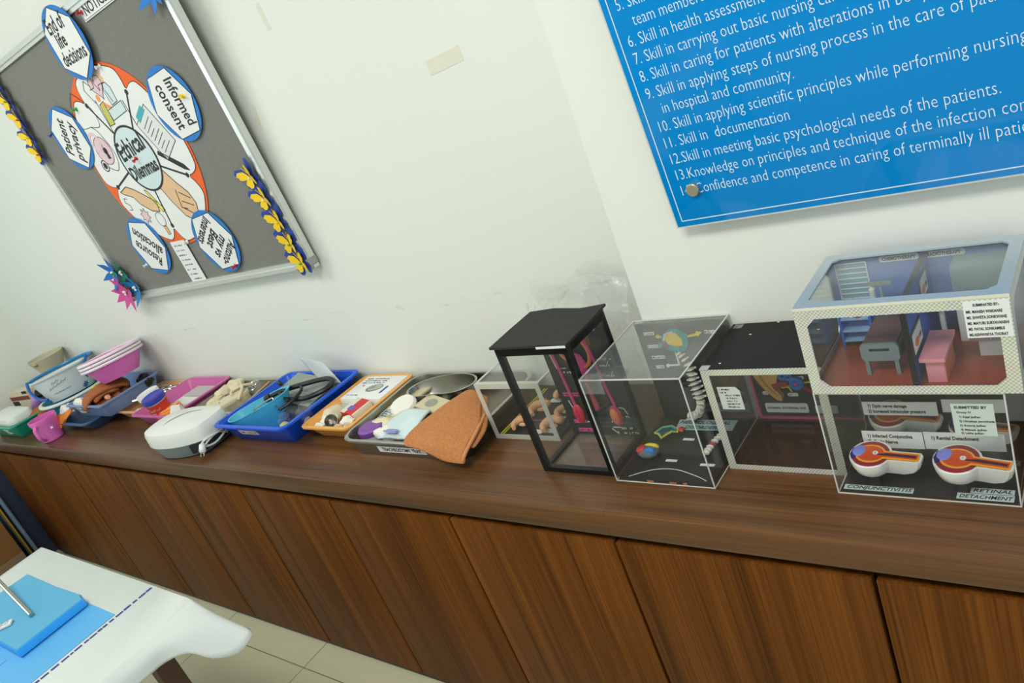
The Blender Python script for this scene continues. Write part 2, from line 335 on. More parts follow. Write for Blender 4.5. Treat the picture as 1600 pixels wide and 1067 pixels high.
# --- ethical dilemmas wheel
WX, WZ, WR = -2.617, 1.714, 0.318
wp = thing('wheel_poster', 'big orange and white paper wheel poster in the middle of the notice board', 'poster', onb(WX, WZ, 0.001), brot())
obj('backing_disc', B().poly(circle(WR, 72), -0.002, 0.0), ORP, wp)
SPK = [math.radians(a) for a in (51, 119, 194, 261, 335)]
pts = []
for k in range(180):
    a = 2*PI*k/180; d = min(abs((a-s+PI) % (2*PI)-PI) for s in SPK); t = min(d/math.radians(11), 1); t = 1-(1-t)**2
    r = 0.248+0.058*t; pts.append((r*math.cos(a), r*math.sin(a)))
obj('white_petals', B().poly(pts, -0.003, -0.002), WHITE, wp)
b = B()
for s in SPK: b.line([(0.112*math.cos(s), 0.112*math.sin(s)), (0.247*math.cos(s), 0.247*math.sin(s))], 0.007, -0.0036, -0.003); b.poly(circle(0.009, 12, (0.245*math.cos(s), 0.245*math.sin(s))), -0.0038, -0.003)
b.line([(x*1.006, z*1.006) for x, z in pts], 0.002, -0.0033, -0.0025, True)
obj('spoke_lines', b, INK, wp)
obj('hub_disc', B().poly(circle(0.112, 48), -0.0042, -0.003), PALEB, wp)
obj('hub_outline', B().ring(circle(0.1155, 48), circle(0.1085, 48), -0.0048, -0.003), INK, wp)
lettering([('Ethical', -0.098, 0.008, 0.088, dict(rot=.08, fit=.182)), ('Dilemmas', -0.1, -0.062, 0.066, dict(rot=.04, fit=.19))], INK, wp, y=-0.0046, bold=0.002, shear=0.05)
# crayon drawings on the petals (coordinates relative to the hub)
def rel(x, z): return (x-WX, z-WZ)
def shape(name, fill, pts, lw=0.0022, m=None, extra=()):
    b = B()
    if fill: b.mi = 1; b.poly(pts, -0.0034, -0.003); b.mi = 0
    b.line(pts, lw, -0.0038, -0.003, closed=bool(fill))
    for e in extra: b.line(e, lw, -0.004, -0.003)
    return obj(name, b, [INK, fill or WHITE], wp)
hx, hz = rel(-2.609, 1.962)
heart = [(hx+0.0026*16*math.sin(t)**3, hz+0.0026*(13*math.cos(t)-5*math.cos(2*t)-2*math.cos(3*t)-math.cos(4*t))) for t in [2*PI*i/32 for i in range(32)]]
shape('heart_drawing', PALEP, heart, extra=[[(hx-.05, hz), (hx-.02, hz), (hx-.01, hz+.02), (hx+.006, hz-.016), (hx+.014, hz), (hx+.05, hz)]])
bx, bz = rel(-2.596, 1.87)
shape('bed_drawing', PALEB, [(bx-.03, bz-.02), (bx+.075, bz-.012), (bx+.075, bz+.022), (bx-.03, bz+.015)], extra=[[(bx-.07, bz+.06), (bx-.075, bz-.055)], [(bx+.085, bz+.02), (bx+.085, bz-.06)]])
shape('patient_drawing', mat('olive_crayon', (196, 196, 96), 0.7), [(bx-.07, bz-.03), (bx-.035, bz-.03), (bx-.028, bz+.045), (bx-.06, bz+.04)])
b = B(); b.poly(circle(.012, 16, (bx-.045, bz+.06)), -.0036, -.003); b.poly([(bx-.04, bz+.03), (bx+.0, bz+.01), (bx+.0, bz+.022), (bx-.03, bz+.045)], -.0036, -.003); obj('patient_head_and_arm', b, mat('orange_crayon', (236, 158, 96), 0.7), wp)
shape('nurse_drawing', PALEB, [(bx+.012, bz+.022), (bx+.055, bz+.026), (bx+.06, bz+.07), (bx+.046, bz+.09), (bx+.03, bz+.09), (bx+.012, bz+.07)], extra=[[(bx+.022, bz+.07), (bx+.03, bz+.03)]])
b = B(); b.poly(circle(.013, 16, (bx+.036, bz+.104)), -.0036, -.003); b.poly([(bx+.024, bz+.115), (bx+.05, bz+.115), (bx+.045, bz+.13), (bx+.026, bz+.13)], -.0038, -.003); obj('nurse_head_drawing', b, SKIN, wp)
shape('drip_drawing', None, [(bx-.075, bz+.05), (bx-.1, bz+.1), (bx-.075, bz+.125), (bx-.05, bz+.1)])
cx, cz = rel(-2.433, 1.765); R_ = lambda x, z, a=.42: (cx+x*math.cos(a)-z*math.sin(a), cz+x*math.sin(a)+z*math.cos(a))
shape('clipboard_drawing', CARD, [R_(-.055, -.075), R_(.055, -.075), R_(.055, .07), R_(-.055, .07)])
b = B()
for i in range(7): b.line([R_(-.035, .04-i*.016), R_(.03-.02*(i % 3 == 2), .04-i*.016)], .002, -.004, -.003)
obj('clipboard_lines', b, INK, wp)
b = B(); b.poly([R_(-.03, .06), R_(.04, .06), R_(.035, .082), R_(-.025, .082)], -.0044, -.003); obj('clipboard_clip', b, mat('teal_crayon', (70, 170, 180), 0.6), wp)
px, pz = rel(-2.436, 1.667)
shape('pen_drawing', INK, [(px-.055, pz+.035), (px-.045, pz+.045), (px+.055, pz-.022), (px+.07, pz-.045), (px+.045, pz-.036)])
fx, fz = rel(-2.53, 1.55)
shape('fist_drawing', SKIN, [(fx-.035, fz+.085), (fx+.01, fz+.105), (fx+.05, fz+.05), (fx+.085, fz+.01), (fx+.095, fz-.03), (fx+.075, fz-.065), (fx+.03, fz-.08), (fx-.005, fz-.06), (fx-.04, fz+.0), (fx-.06, fz+.05)], 0.003,
      extra=[[(fx+.03, fz+.02), (fx+.08, fz-.01)], [(fx+.02, fz-.01), (fx+.075, fz-.035)], [(fx+.01, fz-.035), (fx+.05, fz-.06)], [(fx+.02, fz+.03), (fx+.0, fz-.03), (fx+.03, fz-.04)]])
gx, gz = rel(-2.745, 1.585)
shape('open_hand_drawing', SKIN, [(gx-.115, gz+.05), (gx-.06, gz+.062), (gx-.02, gz+.045), (gx+.02, gz+.02), (gx+.08, gz-.02), (gx+.065, gz-.055), (gx+.02, gz-.045), (gx-.03, gz-.01), (gx-.05, gz+.02), (gx-.1, gz+.04)], 0.003)
shape('yellow_cuff_drawing', mat('yellow_crayon', (232, 220, 90), 0.7), [(gx+.045, gz+.03), (gx+.06, gz+.025), (gx+.105, gz-.055), (gx+.085, gz-.06)], 0.002)
qx, qz = rel(-2.788, 1.531)
shape('pink_cross_drawing', PALEP, [(qx+(.03 if i % 2 else .018)*math.cos(i*PI/8), qz+(.03 if i % 2 else .018)*math.sin(i*PI/8)) for i in range(16)], 0.0016)
qx, qz = rel(-2.705, 1.49)
shape('pale_round_drawing', WHITE, circle(.026, 20, (qx, qz+.014)), 0.002); shape('small_orange_drawing', mat('amber_crayon', (232, 176, 96), 0.7), [(qx-.008, qz-.012), (qx+.012, qz-.014), (qx+.01, qz-.045), (qx-.006, qz-.045)], 0.0015)
qx, qz = rel(-2.858, 1.586)
shape('scroll_drawing', None, [(qx+.012, qz+.02), (qx-.005, qz+.026), (qx-.013, qz+.012), (qx+.01, qz-.004), (qx+.008, qz-.022), (qx-.012, qz-.018)], 0.002)
qx, qz = rel(-2.81, 1.792); shape('padlock_drawing', PALEP, circle(.05, 24, (qx+.01, qz-.01)), 0.002, extra=[[(qx+.02, qz+.01), (qx+.01, qz-.02), (qx+.028, qz-.02)]])
b = B(); b.ring(circle(.034, 20, (qx-.012, qz+.028)), circle(.022, 20, (qx-.012, qz+.028)), -.0042, -.003); obj('padlock_shackle', b, PALEP, wp)
b = B(); b.poly(circle(.012, 12, (qx+.02, qz-.012)), -.0044, -.003); b.poly([(qx+.012, qz-.04), (qx+.03, qz-.042), (qx+.026, qz-.012), (qx+.016, qz-.012)], -.0044, -.003); obj('keyhole', b, INK, wp)
qx, qz = rel(-2.851, 1.736)
b = B(); b.ring(circle(.022, 20, (qx, qz)), circle(.018, 20, (qx, qz)), -.0036, -.003); b.poly(circle(.012, 16, (qx, qz)), -.0036, -.003)
ear = smooth_path([(qx+.02, qz-.01, 0), (qx+.07, qz-.03, 0), (qx+.11, qz+.02, 0), (qx+.09, qz+.1, 0), (qx+.06, qz+.13, 0)], 6); b.line([(p.x, p.y) for p in ear], 0.0025, -.0036, -.003)
ear = smooth_path([(qx+.06, qz+.13, 0), (qx-.0, qz+.14, 0), (qx+.0, qz+.2, 0), (qx+.06, qz+.25, 0)], 6); b.line([(p.x, p.y) for p in ear], 0.002, -.0036, -.003)
ear = smooth_path([(qx+.06, qz+.13, 0), (qx+.12, qz+.12, 0), (qx+.13, qz+.18, 0), (qx+.06, qz+.25, 0)], 6); b.line([(p.x, p.y) for p in ear], 0.002, -.0036, -.003)
obj('stethoscope_drawing', b, INK, wp)
# --- five round cards
def hex_card(label, x, z, ang, lines, off):
    t = thing('round_card', label, 'poster', onb(x, z, off), brot(0), 'round cards around the wheel poster')
    obj('blue_disc', B().poly(circle(0.114, 48), -0.0016, 0), BLUEP, t)
    hx = [(0.111*math.cos(ang+PI/6+i*PI/3), 0.111*math.sin(ang+PI/6+i*PI/3)) for i in range(6)]
    obj('white_hexagon', B().poly(hx, -0.0024, -0.0016), WHITE, t); obj('hexagon_outline', B().line(hx, 0.002, -0.0028, -0.0016, True), INK, t)
    b = B(); ca, sa = math.cos(ang), math.sin(ang)
    for s, dx, dz, size, sx in lines: text_bm(b, s, dx*ca-dz*sa, dx*sa+dz*ca, size, y=-0.0027, rot=ang, fit=sx, align='CENTER', bold=0.0012, shear=0.1)
    obj('lettering', b, INK, t)
D = math.radians
hex_card('blue round card reading End of life decisions above the wheel poster', -2.600, 2.102, D(-2), [('End of', -.012, .042, .066, .12), ('life', -.025, -.004, .06, .058), ('decisions', .0, -.056, .06, .16)], 0.0175)
hex_card('blue round card reading Informed consent right of the wheel poster', -2.251, 1.811, D(-88), [('Informed', 0, .018, .066, .145), ('consent', 0, -.042, .066, .14)], 0.0065)
hex_card('blue round card reading Patient privacy left of the wheel poster', -2.960, 1.864, D(60), [('Patient', -.005, .014, .062, .138), ('privacy', -.005, -.044, .062, .15)], 0.006)
hex_card('blue round card reading Resource allocation at the wheel poster lower left', -2.889, 1.425, D(139), [('Resource', 0, .014, .06, .138), ('allocation', 0, -.042, .06, .158)], 0.0065)
hex_card('blue round card reading Autonomy vs my best interests at the wheel poster lower right', -2.447, 1.381, D(-147), [('Autono-', -.005, .048, .05, .128), ('my vs', 0, .01, .05, .11), ('Best', 0, -.03, .05, .09), ('Interests', 0, -.07, .05, .135)], 0.0065)
# --- list strip, title plate
t = thing('list_strip', 'narrow white strip of typed lines hanging below the wheel poster', 'paper', onb(-2.688, 1.336, 0.0055), brot(D(-2)))
obj('paper', B().poly([(-.05, -.08), (.05, -.08), (.05, .08), (-.05, .08)], -.0006, 0), WHITE, t)
b = B()
for i in range(8): scribble(b, -.038, random.uniform(.01, .036), .06-.019*i, .006, -.0006)
obj('typed_lines', b, INK, t)
t = thing('title_plate', 'white plate reading NOTICE BOARD at the top of the notice board', 'sign', onb(-2.462, 2.121, 0.003), brot(0))
obj('plate', B().poly([(0, 0), (0.42, 0), (0.42, .05), (0, .05)], -.001, 0), WHITE, t)
b = B(); b.line([(.004, .004), (.416, .004), (.416, .046), (.004, .046)], .0015, -.0013, -.001, True); obj('border_line', b, INK, t)
lettering([('NOTICE BOARD', 0.022, 0.012, 0.042, dict(sx=1.0))], INK, t, y=-.0014, bold=.0005)
# --- paper butterflies
def wing(sc, scallop=True): # right wing outline, body on the z axis
    P = [(0, -.012), (.004, .010), (.012, .027), (.022, .033), (.031, .037), (.041, .030), (.037, .021), (.038, .013), (.028, .004), (.016, -.001), (.026, -.007), (.029, -.015), (.025, -.021), (.024, -.030), (.016, -.034), (.008, -.030), (.004, -.02)]
    return [(x*sc, z*sc) for x, z in P]
def butterfly(label, x, z, phi, fold, sc, pincol, grp, off=0.004):
    t = thing('paper_butterfly', label, 'butterfly', onb(x, z, off), brot(phi), grp)
    for nm, m, s, f, dy in (('blue_wings', NAVP, 1.2, fold*.5, 0.0), ('yellow_wings', YEL, 0.86, fold, -0.004)):
        b = B()
        for sg in (1, -1):
            n0 = len(b.bm.verts); b.poly([(sg*px, pz) for px, pz in wing(s*sc)], -.0004, .0004); b.bm.verts.ensure_lookup_table()
            for v in b.bm.verts[n0:]:
                xx = v.co.x; v.co = V((xx*math.cos(f), v.co.y-abs(xx)*math.sin(f)+dy, v.co.z))
        obj(nm, b, m, t)
    obj('antennae', B().line([(0, .012*sc), (-.008*sc, .036*sc)], .0012, -.005, -.0042).line([(0, .012*sc), (.008*sc, .036*sc)], .0012, -.005, -.0042), YEL, t)
    obj('pin', B().tube([(0, -.004, -.006*sc), (0.002, -.014, -.002*sc)], .0028), pincol, t)
PIN = {k: mat('pin_'+k, c, 0.3) for k, c in dict(red=(200, 20, 40), green=(30, 160, 60), white=(230, 230, 230), yellow=(235, 210, 40), blue=(20, 70, 170)).items()}
g1, g2 = 'butterflies down the right edge of the notice board', 'butterflies down the left edge of the notice board'
ordn = ['topmost', 'second', 'middle', 'fourth', 'lowest']
for i, (x, z, ph, pc) in enumerate([(-2.066, 1.544, .35, 'white'), (-2.056, 1.472, .3, 'white'), (-2.05, 1.397, .15, 'yellow'), (-2.05, 1.322, -.05, 'green'), (-2.047, 1.256, .1, 'green')]):
    butterfly('%s of the yellow and blue paper butterflies down the board right edge' % ordn[i], x, z, ph, .42-.03*i, 1.06, PIN[pc], g1, .013)
for i, (x, z, ph, pc) in enumerate([(-3.232, 2.135, .2, 'yellow'), (-3.228, 2.076, .25, 'green'), (-3.226, 2.006, .1, 'red'), (-3.238, 1.938, .3, 'yellow'), (-3.242, 1.872, .0, 'red')]):
    butterfly('%s of the yellow and blue paper butterflies down the board left edge' % ordn[i], x, z, ph, .4, 1.06, PIN[pc], g2, .013)
# --- paper flowers
def paper_flower(label, x, z, n, r, m, phi, tilt, off):
    t = thing('paper_flower', label, 'paper flower', onb(x, z, off), brot(phi), None)
    b = B()
    for k in range(n):
        a = 2*PI*k/n; rr = r*random.uniform(.85, 1.1); lift = random.uniform(.15, .5); wd = .2*r
        P = [(0, .0), (.35*rr, wd), (.62*rr, wd*.9), (rr, 0), (.62*rr, -wd*.9), (.35*rr, -wd)]
        loops = [[V((px*math.cos(a)-pz*math.sin(a), -lift*px*px/rr-.002-d-.0004*(k % 3), px*math.sin(a)+pz*math.cos(a))) for px, pz in P] for d in (.0, .0006)]
        b.loft(loops)
    obj('petals', b, m, t); b = B()
    for dx, dz in ((.006, .004), (-.005, .006), (0, -.006)): b.blob((dx, -.009, dz), (.006, .005, .006), .05, sub=2)
    obj('bead_centre', b, PIN['white'], t)
paper_flower('blue paper flower at the lower left corner of the notice board', -3.262, 1.36, 6, .075, mat('azure_paper', (18, 104, 190), 0.6), .2, 0, .014)
paper_flower('green paper flower half hidden behind the blue flower on the board corner', -3.205, 1.352, 5, .06, mat('green_paper', (20, 130, 96), 0.6), .5, 0, .009)
paper_flower('pink paper flower at the lower left corner of the notice board', -3.245, 1.272, 9, .085, mat('pink_paper', (206, 72, 148), 0.6), .0, 0, .022)
paper_flower('turquoise paper flower between the pink flower and the board bottom frame', -3.165, 1.28, 6, .07, mat('teal_paper', (20, 120, 180), 0.6), .3, 0, .012)
paper_flower('bright blue paper flower at the upper right corner of the notice board', -2.055, 2.085, 7, .07, BLUEP, .1, 0, .016)
# --- push pins
for lab, x, z, c, o in (('white push pin at the top of the wheel poster', -2.522, 2.005, 'white', .004), ('green push pin on the wheel poster left edge', -2.812, 1.935, 'green', .004), ('yellow push pin on the Informed consent card', -2.18, 1.819, 'yellow', .0095),
                        ('red push pin in the wheel poster hub', -2.625, 1.718, 'red', .0066), ('blue push pin beside the Patient privacy card', -3.073, 1.909, 'blue', .004), ('white push pin beside the Resource allocation card', -2.985, 1.36, 'white', .006),
                        ('red push pin on the card at the wheel lower right', -2.41, 1.285, 'red', .0095), ('white push pin above the typed list strip', -2.62, 1.404, 'white', .0065), ('red push pin on the NOTICE BOARD plate', -2.452, 2.148, 'red', .0045)):
    b = B(); b.loft([[(r*math.cos(2*PI*i/12), -y, r*math.sin(2*PI*i/12)) for i in range(12)] for r, y in ((.0075, -.0005), (.0075, .002), (.0035, .004), (.0035, .012), (.006, .0135), (.006, .016))])
    tag(obj('push_pin', b, PIN[c], None, onb(x, z, o), (LEAN+random.uniform(-.2, .5), random.uniform(-.3, .3), random.uniform(-.4, .4))), lab, 'push pin', 'push pins on the notice board')
# --- tape left on the wall
TAPE = mat('old_masking_tape', (224, 223, 206), 0.5, var=.05)
def tape(label, p, q, wd):
    (x0, z0), (x1, z1) = p, q; tag(obj('tape_strip', B().line([(x0, z0), (x1, z1)], wd, YW-.0008, YW-.0001), TAPE), label, 'tape', 'old tape left on the wall')
tape('wide strip of yellowed tape on the bare wall between the boards', (-1.287, 1.640), (-1.195, 1.645), .034); tape('short vertical tape strip on the wall right of the notice board top', (-1.768, 1.936), (-1.764, 1.876), .016); tape('faint tape mark on the wall close to the notice board frame', (-1.975, 1.72), (-1.986, 1.657), .014)

# ------------------------------------------------------------------ blue acrylic text panel on standoffs
PL = math.atan(0.08); PR = (PL, 0, 0)
bp = thing('text_panel', 'glossy blue acrylic panel with white numbered list of nursing skills', 'sign', (0, 1.265, 1.217), PR)
m = mat('blue_acrylic_print', (0, 138, 218), 0.08, var=0.015, spec=0.25)
obj('acrylic_board', B().box(-0.708, 0.75, 0, 0.006, 0, 1.15, .001), m, bp)
obj('board_edge', B().ring([(-.7105, -.0025), (.7525, -.0025), (.7525, 1.1525), (-.7105, 1.1525)], [(-.7075, .0005), (.7495, .0005), (.7495, 1.1495), (-.7075, 1.1495)], .0003, .0058), EDGE, bp)
obj('border_line', B().line([(-.6955, .0115), (.7375, .0115), (.7375, 1.138), (-.6955, 1.138)], .0016, -.0003, 0, True), WHITE, bp)
rows = [('5. Skill', -.682, 1.616), ('team members', -.661, 1.586), ('6. Skill in health assessment', -.682, 1.555), ('7. Skill in carrying out basic nursing care', -.682, 1.525), ('8. Skill in caring for patients with alterations in body', -.682, 1.494),
        ('9. Skill in applying steps of nursing process in the care of patients', -.682, 1.463), ('in hospital and community.', -.662, 1.433), ('10. Skill in applying scientific principles while performing nursing', -.682, 1.402), ('11. Skill in  documentation', -.682, 1.371), ('12.Skill in meeting basic psychological needs of the patients.', -.681, 1.340),
        ('13.Knowledge on principles and technique of the infection control', -.681, 1.309), ('14. Confidence and competence in caring of terminally ill patients', -.681, 1.278)]
lettering([(s, x, (z-1.217)*1.0032, 0.0285, {}) for s, x, z in rows], mat('white_vinyl_letters', (226, 240, 246), 0.4), bp, y=-.0003, sx=0.744, bold=-.0004)
for x in (-.653, .68):
    b = B(); b.loft([[(x+r*math.cos(2*PI*i/24), y, .07+r*math.sin(2*PI*i/24)) for i in range(24)] for r, y in ((.006, .03), (.006, .008), (.0125, .006), (.0125, -.006), (.011, -.0075))]); obj('standoff_bolt', b, mat('satin_bolt', (176, 172, 156), 0.38, .7, .05), bp)

# ------------------------------------------------------------------ display cases
def bars(w_, d_, h_, t, which='all', M=None):   # thin bars along the 12 edges of a box
    b = B()
    for y in (0, d_):
        for z in (0, h_):
            if which == 'all' or (z and which == 'top'): b.box(-t/2, w_+t/2, y-t/2, y+t/2, z-t/2+(t/2 if z == 0 else 0), z+t/2)
    for x in (0, w_):
        for z in (0, h_):
            if which == 'all' or (z and which == 'top'): b.box(x-t/2, x+t/2, t/2, d_-t/2, z-t/2+(t/2 if z == 0 else 0), z+t/2)
        for y in (0, d_):
            if which == 'all': b.box(x-t/2, x+t/2, y-t/2, y+t/2, t/2, h_-t/2)
    return b
def shell(t, w_, d_, h_, sides='fblrt', m=None, mt=None):
    k = 0.0025; m = m or ACR; mt = mt or ACRTOP; e = .0016
    if 'f' in sides: obj('front_sheet', B().box(e, w_-e, 0, k, e, h_-e), m, t)
    if 'b' in sides: obj('back_sheet', B().box(e, w_-e, d_-k, d_, e, h_-e), m, t)
    if 'l' in sides: obj('side_sheet', B().box(0, k, e+k, d_-e-k, e, h_-e), m, t)
    if 'r' in sides: obj('side_sheet', B().box(w_-k, w_, e+k, d_-e-k, e, h_-e), m, t)
    if 't' in sides: obj('top_sheet', B().box(e, w_-e, e, d_-e, h_-k, h_), mt, t)
def card(name, t, x0, x1, z0, z1, y, m=CARD, th=.0008, rot=None):
    return obj(name, B().box(x0, x1, y-th, y, z0, z1), m, t)
def flat_card(name, t, x0, x1, y0, y1, z, m=CARD): return obj(name, B().box(x0, x1, y0, y1, z, z+.0008), m, t)
FLATM = Matrix.Rotation(-PI/2, 4, 'X')          # lays x-z artwork down on the x-y plane, facing up
def flat_text(t, s, x, y, z, size, m=INK, **k):
    b = B(); text_bm(b, s, 0, 0, size, **k); b.xf(Matrix.Translation((x, y, z)) @ FLATM); return obj('lettering', b, m, t)

# --- case of embryo models, silver-taped edges
x0, y0 = -1.312, 1.176; t = thing('acrylic_case', 'acrylic case with silver-taped edges holding four embryo models, beside the steel tray', 'display case', (x0, y0, T))
w_, d_, h_ = .2, .225, .158
obj('base_board', B().box(.004, w_-.004, .004, d_-.004, 0.0, .008), BLACK, t); shell(t, w_, d_, h_)
b = B(); q = .013; O = [(-.001, .0), (w_+.001, .0), (w_+.001, h_+.001), (-.001, h_+.001)]; I = [(q, q), (w_-q, q), (w_-q, h_-q), (q, h_-q)]
b.ring(O, I, -.0012, -.0002); obj('front_tape', b, SILV, t)
b = B()
for xa, xb, ya, yb in ((0, w_, 0, .01), (0, w_, d_-.01, d_), (0, .008, .01, d_-.01), (w_-.008, w_, .01, d_-.01)): b.box(xa, xb, ya, yb, h_+.0002, h_+.001)
obj('top_tape', b, SILV2, t)
obj('yellow_trim', B().box(.012, .016, .006, d_-.01, .0082, .0105).box(.021, .0235, .006, d_-.01, .0082, .0105), mat('yellow_tape', (206, 200, 30), 0.5), t)
FLESH = mat('flesh_clay', (232, 176, 132), 0.5, var=.12, scale=60); FLESHR = mat('red_clay_patch', (206, 96, 80), 0.5)
for ex, ey, s, ph in ((.062, .03, .72, .1), (.075, .095, .8, .3), (.158, .028, .8, .15), (.16, .085, .66, .4), (.105, .165, .66, .2)):
    c = thing  # models glued to the base are parts of the case
    P = [(.03, .026), (.008, .034), (-.016, .022), (-.022, -.004), (-.008, -.026)]
    b = B(); pts = smooth_path([(px*s, py*s, .014) for px, py in P], 5); b.tube(pts, [(.007+.008*math.sin(PI*min(i/len(pts)+.12, 1)))*s for i in range(len(pts))], 10)
    b.blob((.026*s, .022*s, .017), (.016*s, .014*s, .013*s), .1); b.blob((.016*s, -.004*s, .014), (.015*s, .006*s, .007*s), .1)
    o = obj('embryo_model', b, FLESH, t, (ex, ey, .0085), (0, 0, ph)); obj('red_patch', B().blob((.028*s, .027*s, .026), (.006*s, .006*s, .004), .2, sub=2), FLESHR, o)
for a, c in ((.1, .012), (.13, .07), (.135, .018), (.07, .15)): flat_card('paper_tag', t, a, a+.035, c, c+.017, .0083, CARD)
obj('pink_trim', B().box(.06, .13, .066, .069, .0082, .0095), MAG, t); card('green_tag', t, .12, .17, .09, .12, d_-.004, mat('green_card', (40, 140, 80), 0.6))

# --- black framed case with the organ board
x0, y0 = -1.085, 1.062; t = thing('black_framed_case', 'tall acrylic case with black frame and black lid showing pink organ models', 'display case', (x0, y0, T))
w_, d_, h_ = .188, .15, .315; f = .013
b = B()
for x in (0, w_-f):
    for y in (0, d_-f): b.box(x, x+f, y, y+f, f, h_-.02)
for z, hh_ in ((0, .012), (h_-.02, .02)):
    for y in (0, d_-f): b.box(0, w_, y, y+f, z, z+hh_)
    for x in (0, w_-f): b.box(x, x+f, f, d_-f, z, z+hh_)
obj('frame', b, BLACKT, t)
b = B(); b.loft([[(x, y, z+.003*math.sin(x*38)*(y > .1)) for x, y in ((-.006, -.006), (.06, -.0065), (.13, -.005), (w_+.006, -.008), (w_+.007, .08), (w_+.006, d_+.006), (.13, d_+.006), (.06, d_+.007), (-.007, d_+.006), (-.007, .07))] for z in (h_, h_+.005)])
obj('lid', b, mat('black_felt_lid', (38, 39, 38), 0.8, var=.2, scale=90, bump=.3), t)
obj('torn_edge', B().box(.12, w_+.004, -.0095, -.0085, h_-.002, h_+.003), CARD, t)
shell(t, w_, d_, h_-.002, 'flr'); obj('floor_sheet', B().box(f, w_-f, f, d_-f, .004, .007), ACRTOP, t)
yb = d_-.016; bd = obj('organ_board', B().box(f*.2, w_-f*.2, yb, yb+.003, .012, h_-.02), BLACK, t)
PKC = mat('pink_clay', (214, 62, 132), 0.4, var=.1); RDC = mat('crimson_clay', (198, 20, 58), 0.35, var=.1); ORC = mat('coral_clay', (236, 128, 84), 0.4)
y = yb-.005
obj('duct', B().tube(smooth_path([(.03, y, .235), (.036, y, .18), (.04, y, .12), (.042, y, .09)], 6), .0035), PKC, t)
obj('duct', B().tube(smooth_path([(.105, y, .245), (.125, y, .262), (.135, y, .22), (.14, y, .15), (.148, y, .09)], 6), .0035), PKC, t)
obj('coral_tube', B().tube(smooth_path([(.108, y, .19), (.122, y, .2), (.13, y, .225), (.122, y, .252), (.1, y, .262)], 6), .0045), ORC, t)
obj('coral_tube', B().tube(smooth_path([(.05, y, .235), (.062, y, .215), (.08, y, .2)], 6), .004), ORC, t)
b = B(); b.blob((.094, y, .19), (.02, .006, .034), .12); obj('bladder_model', b, PKC, t)
b = B(); b.tube(smooth_path([(.092, y, .165), (.09, y, .12), (.1, y, .08)], 5), [.009, .009, .009, .009, .01, .01, .011, .011, .01, .008, .006]); obj('lower_duct', b, mat('rose_clay', (206, 84, 104), 0.4), t)
b = B(); b.blob((.044, y, .068), (.014, .008, .025), .08); o = obj('crimson_gland', b, RDC, t); obj('gland_line', B().tube([(.043, y-.009, .085), (.046, y-.0095, .06), (.044, y-.008, .05)], .001), PKC, o)
b = B(); b.blob((.142, y, .064), (.015, .007, .026), .05); o = obj('coral_gland', b, RDC, t); obj('gland_face', B().blob((.141, y-.004, .064), (.011, .005, .02), .05), ORC, o)
obj('yellow_patch', B().box(.125, .14, y+.003, y+.0048, .24, .27), mat('olive_patch', (110, 110, 30), 0.6), t)
PKL = mat('pink_label', (222, 80, 150), 0.6)
for i, (a, c, z, pink) in enumerate(((.016, .06, .112, 1), (.018, .054, .039, 1), (.022, .062, .016, 1), (.135, .165, .272, 0), (.14, .178, .2, 0), (.142, .172, .185, 0), (.145, .18, .16, 0), (.14, .176, .055, 0), (.12, .14, .04, 0), (.14, .172, .024, 0), (.125, .182, .012, 0), (.04, .075, .17, 0))):
    o = card('label_strip', t, a, c, z, z+.009, yb-.0004, PKL if pink else BLACK)
    b = B(); scribble(b, a+.001, c-.002, z+.0015, .006, yb-.0013); obj('small_print', b, mat('dark_red_ink', (90, 20, 50), 0.6) if pink else WHITE, o)
b = B()
for ln in ([(.02, .225), (.026, .185), (.05, .185)], [(.024, .1), (.032, .068), (.04, .068)], [(.05, .043), (.068, .043)], [(.168, .2), (.16, .188), (.15, .188)], [(.17, .065), (.164, .08), (.152, .082)], [(.14, .03), (.12, .03)], [(.125, .016), (.115, .026)], [(.17, .175), (.165, .165)]): b.line(ln, .0016, yb-.0014, yb)
obj('pointer_lines', b, WHITE, t)

# --- clear case: neurological disorders
x0, y0 = -0.888, 1.051; t = thing('clear_acrylic_case', 'clear acrylic case with brain models and a spine, beside the black framed case', 'display case', (x0, y0, T))
w_, d_, h_ = .216, .238, .241
shell(t, w_, d_, h_); obj('glued_edges', bars(w_, d_, h_, .0022), EDGE, t)
obj('base_board', B().box(.004, w_-.004, .004, d_-.004, .002, .008), BLACK, t)
obj('back_board', B().box(.004, w_-.004, d_-.009, d_-.004, .008, h_-.004), mat('grey_black_card', (50, 52, 50), 0.5), t)
yb = d_-.0095
rx = lambda x: x-x0
PC = lambda n, c: mat('clay_'+n, c, 0.4, var=.08)
def brain(parent, M, s=1.0):
    o = None
    for nm, c, P in (('brain_back', (24, 140, 150), [(.03*math.cos(a)*s*(1+.05*math.sin(5*a)), .026*math.sin(a)*s) for a in [2*PI*i/28 for i in range(28)]]),
                     ('yellow_lobe', (236, 200, 40), [(-.02*s, .008*s), (-.012*s, .019*s), (.006*s, .02*s), (.018*s, .004*s), (.016*s, -.01*s), (-.004*s, -.01*s), (-.016*s, -.004*s)]),
                     ('white_band', (226, 222, 214), [(-.026*s, .004*s), (-.018*s, .019*s), (.002*s, .0235*s), (.002*s, .0205*s), (-.013*s, .017*s), (-.021*s, .004*s)]),
                     ('red_stem', (150, 30, 40), [(-.028*s, -.002*s), (-.021*s, .0*s), (-.018*s, -.012*s), (-.024*s, -.015*s)]), ('teal_base', (30, 150, 150), [(-.012*s, -.01*s), (.01*s, -.011*s), (.006*s, -.024*s), (-.006*s, -.02*s)])):
        b = B(); b.poly(P, -.007 if o is None else -.0095, 0 if o is None else -.004); b.xf(M); o2 = obj(nm, b, PC(nm, c), o or parent); o = o or o2
brain(t, Matrix.Translation((rx(-.796), yb, .197)))
